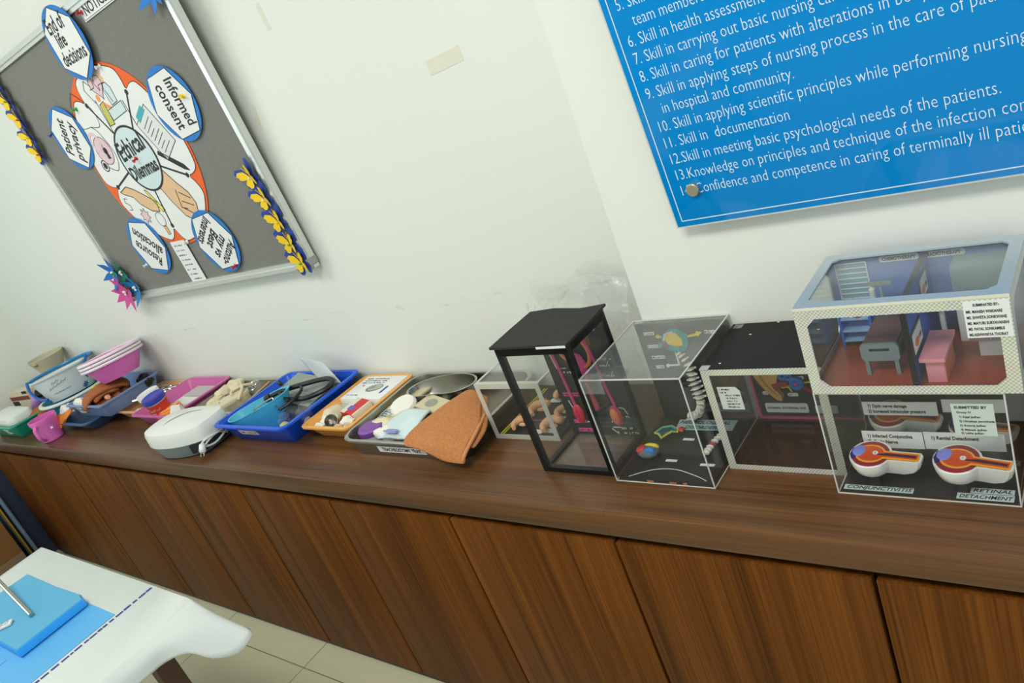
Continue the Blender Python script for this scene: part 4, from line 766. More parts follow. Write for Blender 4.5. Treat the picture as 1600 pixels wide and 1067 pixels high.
# ------------------------------------------------------------------ trays and what lies in them
def tray(name, label, x0, x1, y0, y1, h, m, taper=.035, rw=.010, r=.03, th=.003, z=T, mr=None, rolled=False):
    cx, cy, W, D_ = (x0+x1)/2, (y0+y1)/2, x1-x0, y1-y0
    t = thing(name, label, 'tray', (cx, cy, z)); i = rw
    L_ = lambda ins, zz: rrect(W-2*ins, D_-2*ins, max(r-ins*.4, .006), 5, (0, 0), zz)
    obj('body', B().loft([L_(i+taper, 0), L_(i+taper*.92, .002), L_(i, h-.002), L_(i+th, h-.002), L_(i+taper+th, .004)], True, True), m, t)
    b = B(); P = [L_(i, h-.003), L_(0, h-.003), L_(0, h-.006 if not rolled else h-.004), L_(-.0006, h), L_(.001, h+.0012), L_(i+th*.6, h+.0008), L_(i+th*.8, h-.003)]
    b.loft(P, False, False); obj('rim', b, mr or m, t); return t
def sticker(t, s, w_, h_, loc, rot, size, m=WHITE, **k):
    o = obj('paper_label', B().box(-w_/2, w_/2, -.0006, 0, -h_/2, h_/2), m, t, loc, rot); 
    if s: lettering([(s, 0, -size*.33, size, dict(align='CENTER', **k))], INK, o, y=-.0008)
    else: obj('faded_print', scribble(B(), -w_*.38, w_*.38, -h_*.22, h_*.42, -.0007), mat('faded_ink', (110, 108, 104), .6), o)
    return o
# --- steel tracheostomy tray
SX0, SX1, SY0, SY1 = -1.792, -1.316, 1.057, 1.415
t = tray('instrument_tray', 'stainless steel tray labelled TRACHEOSTOMY TRAY with brown towel over its corner', SX0, SX1, SY0, SY1, .055, STEELD, .009, .008, .05, .002, mr=STEEL)
sticker(t, 'TRACHEOSTOMY TRAY', .185, .021, (.0, -.1672, .026), (.165, 0, 0), .0165, sx=.86, bold=.0004)
z = T+.02
kd = thing('kidney_dish', 'shiny steel kidney dish at the back of the steel tray', 'dish', (-1.62, 1.335, T+.006), (0, 0, .15))
def kid(s, zz): # kidney outline
    P = []
    for i in range(40):
        a = 2*PI*i/40; r = 1-.28*math.exp(-((a-1.5*PI)/.5)**2); P.append((s*.118*r*math.cos(a), s*.062*r*math.sin(a)+.0, zz))
    return P
obj('bowl', B().loft([kid(.78, 0), kid(.95, .02), kid(1, .05), kid(1.05, .051), kid(1.05, .0525), kid(.985, .0525), kid(.93, .02), kid(.76, .002)]), STEEL, kd)
PKT = mat('glove_packet_paper', (206, 196, 162), 0.6, var=.04)
def packet(name, label, cat, pts, th, m, marks=None, loc=(0, 0, 0)):
    t = thing(name, label, cat, loc); b = B(); c = (sum(p[0] for p in pts)/4, sum(p[1] for p in pts)/4, sum(p[2] for p in pts)/4)
    P = [V(p)-V(loc) for p in pts]; R0 = [P[0], P[0].lerp(P[1], .33), P[0].lerp(P[1], .66), P[1]]; R1 = [P[3], P[3].lerp(P[2], .33), P[3].lerp(P[2], .66), P[2]]
    rows = [[a.lerp(c_, k)+V((0, 0, .004*math.sin(i*2.1+k*5)+.006*math.sin(PI*k))) for i, (a, c_) in enumerate(zip(R0, R1))] for k in (0, .33, .66, 1)]
    patch(b, rows, 4, 4); obj('wrapper', b, m, t, mods=(('sol', th, -1),)); return t
# long paper glove packet along the left side
gp = packet('glove_packet', 'long beige paper glove packet with blue printing in the steel tray', 'packet', [(-1.755, 1.13, z+.016), (-1.665, 1.115, z+.022), (-1.70, 1.37, z+.02), (-1.785, 1.365, z+.014)], .008, PKT)
b = B()
for i, (ln) in enumerate(([(0, 0), (.012, .02), (.012, 0)], [(.018, 0), (.018, .024)], [(.025, 0), (.04, .012), (.026, .02), (.04, .022)], [(.046, .0), (.05, .02), (.062, .02), (.058, .006)], [(.066, .0), (.07, .022), (.08, .01)], [(-.004, .025), (.084, .026)])): b.line(ln, .0036, -.0006, 0)
b.xf(Matrix.Translation((-1.70, 1.13, z+.037)) @ Matrix.Rotation(PI*.53, 4, 'Z') @ FLATM); obj('blue_print', b, mat('print_blue', (30, 96, 140), .6), gp)
b = B(); b.line([(0, 0), (.012, .018), (.018, 0), (.024, .018)], .0036, -.0006, 0); b.xf(Matrix.Translation((-1.715, 1.30, z+.038)) @ Matrix.Rotation(PI*.53, 4, 'Z') @ FLATM); obj('blue_print', b, mat('print_blue', (30, 96, 140), .6), gp)
t = thing('glove_packet', 'beige packet with grey oval picture beside the kidney dish', 'packet', (-1.575, 1.245, z+.032), (.1, -.05, -.35)); obj('wrapper', B().box(-.075, .075, -.03, .03, -.004, .004, .002), PKT, t); obj('oval_picture', B().lathe([(.02, .0041), (.02, .0047)], 24, sx=1.5, sy=.85, c=(-.01, 0, 0)), mat('grey_print', (150, 152, 138), .6), t)
t = thing('cotton_roll', 'round white cotton gauze roll standing in the middle of the steel tray', 'cotton roll', (-1.70, 1.245, T+.028), (.25, .1, 0)); b = B(); b.lathe([(.03, 0), (.041, .004), (.043, .022), (.038, .03), (.012, .033)], 28); obj('gauze', b, COTTON, t); obj('gauze_tail', B().blob((-.035, -.02, .008), (.025, .02, .012), .2), COTTON, t)
pb = packet('sterile_packet', 'pale blue sterile packet lying across the front of the steel tray', 'packet', [(-1.655, 1.085, z+.028), (-1.50, 1.083, z+.04), (-1.54, 1.20, z+.05), (-1.665, 1.205, z+.04)], .006, PALEB); obj('tape_print', B().blob((-1.60, 1.10, z+.043), (.03, .008, .003), .5), mat('violet_print', (140, 150, 206), .4), pb)
t = thing('specimen_pot', 'purple lid pot at the front left of the steel tray', 'pot', (-1.722, 1.128, T+.008)); obj('lid', B().lathe([(.036, .03), (.04, .034), (.04, .046), (.036, .05), (.03, .0505)], 28), PURPLE, t); obj('pot', B().lathe([(.032, 0), (.037, .03)], 24), WPLAS, t)
for lab, c, r, sd in (('white cotton lump at the steel tray front beside the purple lid', (-1.655, 1.115, T+.042), (.036, .022, .022), 2.0), ('crumpled cream gauze behind the purple lid in the steel tray', (-1.70, 1.155, T+.04), (.05, .026, .022), 5.1)): tag(obj('cotton_lump' if 'cotton' in lab else 'gauze_lump', B().blob(c, r, .3, 1.5, sd), COTTON if 'cotton' in lab else CREAM), lab, 'cotton' if 'cotton' in lab else 'gauze')
t = thing('clear_sachet', 'small clear plastic sachet at the front rim of the steel tray', 'sachet', (-1.585, 1.085, T+.05)); obj('film', B().blob((0, 0, 0), (.04, .016, .012), .35, 2.0, 4.4), PBAG, t)
# brown towel folded over the right front corner
def towel_rows(dz, dy=0.0, dx=0.0):
    hh_ = lambda x, y, q: (x+dx, y+dy, T+q+dz)
    return [[hh_(-1.478, 1.268, .070), hh_(-1.45, 1.27, .084), hh_(-1.42, 1.266, .088), hh_(-1.388, 1.256, .08)],
            [hh_(-1.50, 1.19, .072), hh_(-1.45, 1.195, .094), hh_(-1.39, 1.19, .096), hh_(-1.335, 1.185, .078)],
            [hh_(-1.515, 1.12, .072), hh_(-1.45, 1.125, .092), hh_(-1.375, 1.122, .09), hh_(-1.302, 1.13, .07)],
            [hh_(-1.512, 1.068, .072), hh_(-1.45, 1.062, .076), hh_(-1.375, 1.052, .072), hh_(-1.30, 1.07, .058)],
            [hh_(-1.506, 1.050, .064), hh_(-1.44, 1.042, .060), hh_(-1.37, 1.035, .046), hh_(-1.30, 1.046, .040)],
            [hh_(-1.50, 1.046, .058), hh_(-1.43, 1.040, .050), hh_(-1.36, 1.032, .030), hh_(-1.303, 1.036, .022)]]
t = thing('brown_towel', 'brown terry towel folded over the front right corner of the steel tray', 'towel', (0, 0, 0))
obj('upper_fold', patch(B(), towel_rows(0), 5, 5), BROWN, t, mods=(('sol', .009, -1), ('sub', 1)))
obj('under_fold', patch(B(), [[(p[0]+.012, p[1]+.006, p[2]-.013) for p in r] for r in towel_rows(0)[:4]], 5, 5), BROWN, t, mods=(('sol', .008, -1), ('sub', 1)))
obj('hem', B().tube(smooth_path([(-1.303, 1.040, T+.028), (-1.297, 1.05, T+.045), (-1.30, 1.115, T+.065), (-1.325, 1.18, T+.067)], 5), .0045), mat('towel_hem', (206, 140, 92), .9, var=.1, bump=.5, scale=200), t)
# --- orange tray
OX0, OX1, OY0, OY1 = -2.043, -1.806, 1.108, 1.412
t = tray('plastic_tray', 'orange plastic tray holding a white meter box and a red carton', OX0, OX1, OY0, OY1, .055, ORANGE, .03, .009, .025)
t = thing('meter_box', 'white glucose meter box with grey meter picture, in the orange tray', 'box', (-1.927, 1.335, T+.0115)); bw, bd_, bh = .2, .135, .044
obj('carton', B().box(-bw/2+.006, bw/2, -bd_/2, bd_/2, 0, bh, .001), WHITE, t)
def on_top(nm, b, m): b.xf(Matrix.Translation((0, 0, bh+.0006)) @ Matrix.Rotation(.0, 4, 'Z') @ FLATM); return obj(nm, b, m, t)
E2 = lambda a, c, k, ro, n=28: [(a+k*math.cos(q)*1.0*math.cos(ro)-c*0-k*.62*math.sin(q)*math.sin(ro), c+k*math.cos(q)*math.sin(ro)+k*.62*math.sin(q)*math.cos(ro)) for q in [2*PI*i/n for i in range(n)]]
on_top('meter_picture', B().poly(E2(.012, -.005, .034, .25), -.0003, .0003), mat('print_grey', (120, 130, 126), .5)); on_top('meter_face', B().poly(E2(.014, -.003, .028, .25), -.0006, -.0002), mat('print_grey_light', (172, 180, 174), .5)); on_top('meter_screen', B().poly([(-.008, -.014), (.012, -.008), (.012, .008), (-.008, .004)], -.0009, -.0005), mat('print_screen', (140, 152, 142), .5))
on_top('blue_bar', B().poly([(.062, -.035), (.071, -.035), (.071, .005), (.062, .005)], -.0004, .0003), mat('print_blue_bar', (30, 70, 176), .5)); b = B()
for i in range(3): scribble(b, -.075, .03, .022+.012*i, .006, 0)
scribble(b, -.08, -.03, -.05, .006, 0); on_top('small_print', b, mat('print_dark', (90, 96, 110), .6)); on_top('red_dot', B().poly(circle(.004, 12, (-.055, .008)), -.0004, .0003), RED)
t = thing('red_carton', 'small red and white carton in front of the meter box', 'box', (-1.903, 1.232, T+.03), (.1, 0, -.25)); obj('carton', B().box(-.042, .042, -.035, .035, 0, .024, .0008), mat('carton_white', (226, 222, 206), .5), t); obj('red_top', B().box(-.012, .035, -.036, .036, .0235, .0248), RED, t); obj('red_end', B().box(-.043, .043, -.0362, -.0355, -.0005, .0225), RED, t); obj('violet_patch', B().box(-.02, .012, -.02, -.002, .0249, .0254), mat('violet_print2', (104, 100, 186), .5), t); obj('pale_flap', B().box(-.075, -.043, -.03, .01, .0, .006), WHITE, t)
t = thing('blister_strip', 'silver blister strip lying against the meter box front', 'blister pack', (-1.985, 1.25, T+.03), (.2, .15, .4)); obj('strip', B().box(-.03, .03, -.018, .018, 0, .002), SILV2, t); obj('mint_bubble', B().lathe([(.012, .002), (.010, .006), (.004, .008)], 16, sx=1.3), MINT, t)
for nm, lab, cat, c, r, m, sd in (('rubber_glove', 'crumpled cream rubber glove at the left of the orange tray', 'glove', (-2.005, 1.215, T+.032), (.03, .042, .026), CREAM, 1.0), ('cotton_lump', 'white cotton wad in the front left corner of the orange tray', 'cotton', (-1.985, 1.17, T+.036), (.024, .02, .018), COTTON, 2.4), ('cotton_lump', 'white cotton wad in the front right corner of the orange tray', 'cotton', (-1.89, 1.176, T+.034), (.026, .022, .018), COTTON, 3.3), ('cotton_lump', 'small flat cotton pad against the orange tray front', 'cotton', (-1.99, 1.143, T+.038), (.022, .009, .011), COTTON, 6.3), ('gauze_lump', 'tan folded dressing beside the right cotton wad of the orange tray', 'gauze', (-1.915, 1.155, T+.028), (.024, .01, .01), mat('tan_gauze', (206, 188, 150), .8), 7.3)):
    tag(obj(nm, B().blob(c, r, .35, 1.6, sd), m), lab, cat)
t = thing('feeding_cup', 'small grey steel cup lying in the orange tray between cotton and glove', 'cup', (-1.957, 1.175, T+.03), (.9, .2, .5)); obj('cup', B().lathe([(.006, 0), (.018, .012), (.022, .03), (.0205, .03), (.016, .013), (.005, .002)], 24), STEELD, t)
t = thing('gauze_ring', 'ring of rolled cream bandage in the orange tray corner', 'bandage', (-2.0, 1.185, T+.018), (.5, .1, 0)); b = B(); b.tube([(.032*math.cos(a), .03*math.sin(a), .006) for a in [2*PI*i/24 for i in range(24)]], .007, 8, True); obj('roll', b, CREAM, t)
# --- royal blue tray
t = tray('plastic_tray', 'large royal blue plastic tray with turquoise kidney basin and blood pressure kit', -2.47, -2.052, 1.06, 1.41, .078, BLUE, .035, .012, .03)
sticker(t, '', .105, .022, (-.045, -.1482, .042), (.40, 0, 0), .0155, sx=.85, bold=.0003)
cy_ = thing('kidney_basin', 'turquoise plastic kidney basin with high back, in the front of the blue tray', 'basin', (-2.325, 1.165, T+.007), (0, 0, .62))
def kid2(s, zz, hi): # outline with a higher far end
    P = []
    for i in range(44):
        a = 2*PI*i/44; r = 1-.30*math.exp(-((a-1.5*PI)/.55)**2); x, y = s*.118*r*math.cos(a), s*.062*r*math.sin(a); P.append((x, y+.018*(x/.118)**2, zz*(1+hi*(.5+.5*x/.118))))
    return P
obj('bowl', B().loft([kid2(.62, 0, 0), kid2(.80, .022, .35), kid2(1, .066, .5), kid2(1.04, .067, .5), kid2(1.04, .0695, .5), kid2(.985, .0695, .5), kid2(.77, .022, .35), kid2(.6, .003, 0)]), CYAN, cy_)
FB = thing('folder_box', 'grey blood pressure meter case with open lid in the blue tray', 'case', (-2.26, 1.29, T+.03), (.12, .05, -.12))
obj('lid_board', B().box(-.13, .135, -.05, .09, .035, .04, .002), GREYL, FB); obj('lid_crease', B().box(-.13, .135, -.003, -.0015, .0402, .0406), GREY, FB); obj('case_body', B().box(.0, .15, -.085, .08, -.006, .034, .004), mat('case_dark_grey', (78, 86, 84), .5), FB)
obj('lid_clasp', B().tube([(-.12, -.048, .04), (-.1, -.06, .043), (-.07, -.06, .043)], .003), STEEL, FB)
ST = thing('stethoscope', 'black stethoscope tubing looped over the grey case in the blue tray', 'stethoscope', (0, 0, 0))
h_ = lambda x, y, q: (x, y, T+q)
obj('tubing', B().tube(smooth_path([h_(-2.345, 1.228, .085), h_(-2.30, 1.25, .094), h_(-2.22, 1.285, .098), h_(-2.13, 1.325, .096), h_(-2.09, 1.315, .09), h_(-2.085, 1.275, .086), h_(-2.125, 1.235, .083), h_(-2.18, 1.225, .081), h_(-2.24, 1.225, .08)], 7), .0085), RUB, ST)
obj('tubing_fork', B().tube(smooth_path([h_(-2.22, 1.283, .098), h_(-2.185, 1.255, .095), h_(-2.175, 1.205, .088), h_(-2.20, 1.165, .08)], 6), .0055).tube(smooth_path([h_(-2.30, 1.245, .094), h_(-2.24, 1.22, .09), h_(-2.19, 1.2, .088)], 6), .005), RUB, ST)
obj('connector', B().tube([h_(-2.355, 1.222, .082), h_(-2.335, 1.232, .088)], .013, 12), RUB, ST)
obj('binaural_tube', B().tube(smooth_path([h_(-2.32, 1.225, .086), h_(-2.335, 1.19, .085), h_(-2.345, 1.16, .08), h_(-2.33, 1.14, .074), h_(-2.325, 1.125, .066)], 6), .0032).tube(smooth_path([h_(-2.315, 1.225, .086), h_(-2.27, 1.20, .084), h_(-2.235, 1.175, .082), h_(-2.205, 1.165, .08)], 6), .0032), STEEL, ST)
t = thing('rubber_bulb', 'small black rubber stopper standing on the grey case lid', 'stopper', (-2.385, 1.315, T+.078), (.5, .7, 0)); obj('stopper', B().lathe([(.007, .012), (.0085, .016), (.007, .036), (.003, .038)], 16), RUB, t); obj('steel_stem', B().lathe([(.0018, -.012), (.0018, .012)], 8), STEEL, t)
t = thing('folded_card', 'pale grey paper sheet standing up against the back of the blue tray', 'paper', (0, 0, 0)); obj('sheet', patch(B(), [[h_(-2.20, 1.345, .075), h_(-2.14, 1.335, .075), h_(-2.07, 1.33, .075)], [h_(-2.25, 1.362, .105), h_(-2.17, 1.35, .112), h_(-2.105, 1.342, .104)], [h_(-2.31, 1.38, .147), h_(-2.24, 1.37, .148), h_(-2.165, 1.362, .138)]], 5, 5), mat('grey_white_sheet', (196, 204, 208), .5), t, mods=(('sol', .0008, 0),))
for lab, a, c, s, tilt in (('clear glass ampoule bottle at the front right of the blue tray', -2.155, 1.125, 1.0, .9), ('clear glass bottle with white powder by the blue tray right side', -2.105, 1.165, 1.25, 1.1)):
    t = thing('glass_bottle', lab, 'bottle', (a, c, T+.028), (tilt*.3, tilt*.5, .6)); obj('glass', B().lathe([(.018*s, 0), (.022*s, .004*s), (.022*s, .04*s), (.012*s, .052*s), (.012*s, .06*s), (.016*s, .062*s), (.016*s, .068*s), (.01*s, .068*s)], 20), GLASS, t)
    obj('contents', B().blob((0, 0, .018*s), (.017*s, .017*s, .015*s), .1), COTTON if s > 1.1 else mat('yellow_ring', (206, 196, 120), .5), t)
# --- steel tray with cream oval tin
t = tray('instrument_tray', 'dull steel tray with cream items between the pink tray and the blue tray', -2.872, -2.492, 1.175, 1.415, .05, STEELD, .02, .012, .04, .002, mr=STEEL)
t = thing('oval_tin', 'cream oval lidded tin lying in the steel tray behind the white machine', 'tin', (-2.675, 1.252, T+.012), (0, 0, 1.25)); b = B(); b.lathe([(.07, 0), (.078, .008), (.08, .034), (.083, .036), (.083, .046), (.078, .05), (.01, .052)], 36, sy=.5); obj('tin', b, mat('cream_enamel', (214, 206, 176), .35, var=.02), t); obj('lid_hole', B().lathe([(.0025, .0521), (.0025, .0525)], 10, (-.03, 0, 0)), INK, t)
for nm, lab, c, r, sd in (('rubber_glove', 'cream rubber glove lump at the back of the dull steel tray', (-2.815, 1.375, T+.045), (.045, .03, .026), 1.7), ('rubber_glove', 'knotted cream rubber glove on the steel tray by the pink tray side', (-2.84, 1.335, T+.04), (.028, .04, .024), 2.2), ('rubber_glove', 'limp cream rubber glove beside the oval tin', (-2.835, 1.285, T+.03), (.025, .05, .018), 8.2)): tag(obj(nm, B().blob(c, r, .35, 1.7, sd), CREAM), lab, 'glove', None)
t = thing('cream_strap', 'cream rubber strap crossed over the oval tin end', 'strap', (0, 0, 0)); obj('strap', B().tube(smooth_path([h_(-2.70, 1.34, .066), h_(-2.665, 1.325, .075), h_(-2.635, 1.295, .068), h_(-2.62, 1.262, .052)], 6), .006).tube(smooth_path([h_(-2.655, 1.36, .06), h_(-2.665, 1.325, .075), h_(-2.69, 1.29, .072), h_(-2.665, 1.27, .066)], 6), .0055), CREAM, t)
t = thing('scissors', 'steel scissors lying at the back of the dull steel tray', 'scissors', (-2.69, 1.35, T+.05), (.2, 0, .5))
for s in (1, -1): obj('finger_ring', B().tube([(.024+.02*math.cos(a), s*.016+.015*math.sin(a), 0) for a in [2*PI*i/20 for i in range(20)]], .0028, 6, True), STEEL, t); obj('blade', B().flat([(.006, s*.006), (-.09, -s*.001), (-.09, -s*.004), (.008, s*.002)], -.001, .001), STEEL, t)
t = thing('tan_packet', 'tan paper packet leaning on the side of the blue tray', 'packet', (-2.575, 1.33, T+.045), (.3, -.3, -.6)); obj('packet', B().box(-.03, .03, -.05, .05, 0, .006, .001), TAN, t)
# --- pink tray with jars
t = tray('plastic_tray', 'mauve pink plastic tray holding white papers and two red jars', -3.232, -2.893, 1.122, 1.418, .064, PINK2, .03, .010, .025)
t = thing('paper_stack', 'stack of white papers in the back of the pink tray', 'paper', (-3.04, 1.31, T+.006)); b = B()
for i in range(5): b.box(-.12+.004*i, .11-.005*i, -.07+.006*(i % 3), .07, .006*i, .006*i+.0055)
b.blob((-.05, -.07, .03), (.05, .02, .008), .3); obj('sheets', b, WHITE, t); obj('grey_folder', B().box(-.09, .105, .0, .075, .031, .035), mat('grey_mauve_folder', (190, 184, 186), .6), t)
t = thing('mint_case', 'small mint green case in the pink tray beside the papers', 'case', (-2.96, 1.212, T+.034), (0, 0, .5)); obj('case', B().box(-.03, .03, -.018, .018, -.028, .018, .005), MINT, t); obj('red_corner', B().box(-.034, -.018, .012, .024, .018, .0205), RED, t)
def jar(lab, x, y, s, capm, tilt, tx):
    t = thing('lidded_jar', lab, 'jar', (x, y, T+.008), tilt)
    obj('jar_body', B().lathe([(.036*s, 0), (.04*s, .004), (.043*s, .113*s), (.04*s, .118*s)], 28), WPLAS, t)
    obj('label_wrap', B().lathe([(.0405*s, .012*s), (.0434*s, .112*s)], 28, cap0=False, cap1=False), mat('jar_label_'+tx, (206, 54, 30) if tx == 'b' else (226, 84, 40), .4), t)
    obj('cap', B().lathe([(.043*s, .116*s), (.049*s, .118*s), (.05*s, .134*s), (.048*s, .14*s), (.044*s, .138*s), (.01*s, .137*s)], 28), capm, t)
    b = B()
    for i, z in enumerate((.085, .068)): scribble(b, -.03*s, .03*s, z*s, .009*s, 0)
    for v in b.bm.verts: a = v.co.x/(.043*s)-PI/2+.7; v.co = V((.0442*s*math.cos(a), .0442*s*math.sin(a), v.co.z))
    obj('label_print', b, CARD, t); b = B(); b.box(-.02*s, .02*s, 0, .0006, .026*s, .05*s)
    for v in b.bm.verts: a = v.co.x/(.043*s)-PI/2+.7; v.co = V((.0432*s*math.cos(a), .0432*s*math.sin(a), v.co.z))
    obj('pale_label_foot', b, CREAM, t)
jar('white-capped jar with orange red label in the pink tray', -3.115, 1.20, .92, WPLAS, (.1, -.05, 0), 'w'); jar('blue-capped jar with red label in the pink tray', -3.03, 1.175, .92, mat('jar_cap_blue', (44, 60, 170), .35), (.12, .05, 0), 'b')
t = thing('soap_box', 'orange plastic soap box behind the white machine in the pink tray', 'box', (-2.985, 1.178, T+.02), (.1, -.1, .5)); obj('box', B().box(-.05, .05, -.026, .026, 0, .05, .008), mat('apricot_plastic', (244, 160, 76), .3), t); obj('lid_ridge', B().box(-.046, .046, -.022, .022, .05, .054, .002), mat('apricot_lid', (246, 172, 96), .3), t)
t = thing('paper_funnel', 'white folded paper between the orange soap box and the machine', 'paper', (-2.905, 1.165, T+.035), (0, 0, .5)); obj('paper', B().loft([[(-.04, -.02, .0), (.03, -.02, .0), (.03, .02, 0), (-.04, .02, .0)], [(-.012, -.004, .055), (.026, -.006, .05), (.024, .004, .05), (-.014, .004, .055)]]), WHITE, t)
# --- peach tray with steel instruments
t = tray('plastic_tray', 'peach plastic tray of steel instruments between the grey blue tray and pink tray', -3.50, -3.242, 1.165, 1.418, .05, PEACH, .028, .008, .025)
sticker(t, '', .075, .02, (.035, -.1068, .027), (.48, 0, 0), .0145, CREAM, sx=.85)
for i, (lab, a, c, ro, m) in enumerate((('long steel forceps at the back of the peach tray', -3.36, 1.36, .2, STEEL), ('steel artery clamp across the peach tray', -3.33, 1.33, .55, STEELD), ('steel probe at the front of the peach tray instruments', -3.35, 1.29, .9, STEEL))):
    t = thing('forceps', lab, 'forceps', (a, c, T+.05+.004*i), (.15, .1, ro))
    for s in (1, -1): obj('arm', B().tube([(-.085, s*.002, 0), (0, s*.005, 0), (.06, s*.012, 0)], .0035, 6), m, t); obj('ring', B().tube([(.074+.014*math.cos(q), s*.016+.012*math.sin(q), 0) for q in [2*PI*k/16 for k in range(16)]], .0028, 6, True), m, t)
for lab, c, r, m, sd in (('tan gauze bundle at the back of the peach tray', (-3.41, 1.365, T+.036), (.055, .03, .024), mat('taupe_gauze', (160, 138, 112), .9, bump=.4, scale=120), 4.4), ('red and tan bandage strip on the peach tray instruments', (-3.30, 1.335, T+.038), (.04, .014, .012), mat('russet_bandage', (168, 108, 90), .8), 5.2), ('white gauze pad in the front of the peach tray', (-3.34, 1.215, T+.022), (.06, .028, .014), COTTON, 9.1)): tag(obj('gauze_bundle', B().blob(c, r, .35, 1.6, sd), m), lab, 'gauze')
# --- white and grey suction machine
t = thing('nebuliser_machine', 'white domed medical machine with grey base and coiled power cord', 'machine', (-2.635, 1.052, T), (0, 0, .16))
def dl(s, zz, ex=0): return [(x*s+ex, y*s, zz) for x, y in smooth2]
base_pts = [(-.17, -.005), (-.155, .065), (-.06, .098), (.06, .092), (.148, .068), (.156, -.005), (.14, -.062), (.04, -.092), (-.075, -.09), (-.15, -.06)]
sp = smooth_path([(x, y, 0) for x, y in base_pts+base_pts[:1]], 4)[:-1]; smooth2 = [(p.x, p.y) for p in sp]
obj('grey_base', B().loft([dl(.80, .0), dl(.86, .004), dl(.97, .046), dl(.97, .05)]), GREY, t)
obj('white_cover', B().loft([dl(.97, .05), dl(1.0, .052), dl(1.0, .066), dl(.99, .092), dl(.955, .103), dl(.78, .109), dl(.4, .113), dl(.05, .1135)]), WPLAS, t)
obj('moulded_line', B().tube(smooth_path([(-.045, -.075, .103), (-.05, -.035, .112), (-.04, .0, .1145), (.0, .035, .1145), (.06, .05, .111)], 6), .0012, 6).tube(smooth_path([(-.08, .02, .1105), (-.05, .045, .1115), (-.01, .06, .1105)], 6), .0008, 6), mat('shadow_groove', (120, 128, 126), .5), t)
cv = obj('cord_recess', B().loft([[(.10, -.0855, zz), (.146, -.062, zz), (.161, -.004, zz), (.155, .045, zz), (.12, .04, zz), (.105, -.03, zz)] for zz in (.018, .05)]), mat('recess_black', (26, 32, 36), .6), t)
CW = mat('white_cord', (222, 224, 220), .4)
obj('power_cord', B().tube(smooth_path([(.158, .03, .026), (.16, .0, .046), (.155, -.04, .044), (.146, -.062, .03), (.155, -.03, .022), (.163, .005, .03), (.16, .035, .042), (.165, -.01, .05), (.15, -.055, .05), (.14, -.07, .035), (.15, -.05, .026)], 6), .0038), CW, t)
pg = obj('plug', B().lathe([(.006, 0), (.011, .006), (.012, .028), (.007, .034)], 14).xf(Matrix.Translation((.146, -.066, .044)) @ Matrix.Rotation(2.3, 4, 'X') @ Matrix.Rotation(.4, 4, 'Y')), CW, t); obj('plug_pins', B().tube([(.158, -.085, .02), (.161, -.092, .012)], .002, 6).tube([(.148, -.09, .02), (.151, -.098, .012)], .002, 6), STEEL, pg)
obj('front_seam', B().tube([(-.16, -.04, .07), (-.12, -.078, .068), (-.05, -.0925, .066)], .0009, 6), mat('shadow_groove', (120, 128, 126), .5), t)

# ------------------------------------------------------------------ pile of basins at the far left
def basin(name, label, x, y, z, r0, r1, h, m, mr, rings=1, sy=1.0, cat='basin', tilt=(0, 0, 0)):
    t = thing(name, label, cat, (x, y, z), tilt); th = .003
    obj('bowl', B().lathe([(r0, 0), (r0+(r1-r0)*.5, h*.42), (r1, h-.004), (r1-th, h-.004), (r0+(r1-r0)*.5-th, h*.42), (r0-th, .004)], 44, sy=sy), m, t)
    obj('rim', B().lathe([(r1-.004, h-.012), (r1+.012, h-.011), (r1+.014, h-.006), (r1+.012, h), (r1-.003, h+.001), (r1-.004, h-.005)], 44, sy=sy, cap0=False, cap1=False), mr, t); return t
t = tray('plastic_tray', 'slate blue plastic tray at the bottom of the pile beside the pink mug', -3.90, -3.56, 1.06, 1.36, .05, NAVY, .035, .010, .04)
t = tray('plastic_tray', 'grey blue plastic tray with rolled brown towel raised on the slate blue tray', -3.78, -3.405, 1.10, 1.39, .068, PERI, .022, .009, .02, z=T+.052)
sticker(t, '', .062, .036, (-.085, -.1275, .038), (.3, 0, 0), .001, CARD)
rt = thing('rolled_towel', 'thick brown towel rolled up in the grey blue tray', 'towel', (-3.56, 1.215, T+.068), (0, 0, D(70)))
P = []
for i in range(34):
    q = i/33; k = 1-.68*q; a = D(200)-q*D(640); P.append((.105*k*math.cos(a), 0, .047+.040*k*math.sin(a)))
b = B(); b.tube(P, [.0185+.002*math.sin(i*1.3) for i in range(34)], 10)
for v in b.bm.verts: n = noise.noise(v.co*30); v.co = V((v.co.x+.004*n, v.co.y*4.2+.004*n, v.co.z+.003*n))
obj('roll', b, BROWN2, rt, mods=(('sub', 1),))
obj('loose_end', B().blob((-.07, .03, .02), (.05, .035, .02), .25, 1.5, 2.2), BROWN2, rt)
for lab, nm, cat, c, r, m, sd in (('peach tube end sticking out of the rolled brown towel', 'tube', 'tube', (-3.45, 1.165, T+.125), (.02, .012, .012), mat('peach_rubber', (226, 140, 100), .5), 1.1), ('yellow clip at the foot of the pink basin', 'clip', 'clip', (-3.625, 1.2, T+.155), (.018, .014, .012), mat('lime_plastic', (190, 206, 70), .5), 1.9), ('dark tangle of tubing behind the rolled towel', 'tubing', 'tubing', (-3.45, 1.335, T+.105), (.05, .03, .03), RUB, 3.4), ('white tissue wad at the left end of the rolled towel', 'tissue', 'tissue', (-3.70, 1.14, T+.115), (.04, .025, .02), COTTON, 5.0)): tag(obj(nm, B().blob(c, r, .3, 1.7, sd), m), lab, cat)
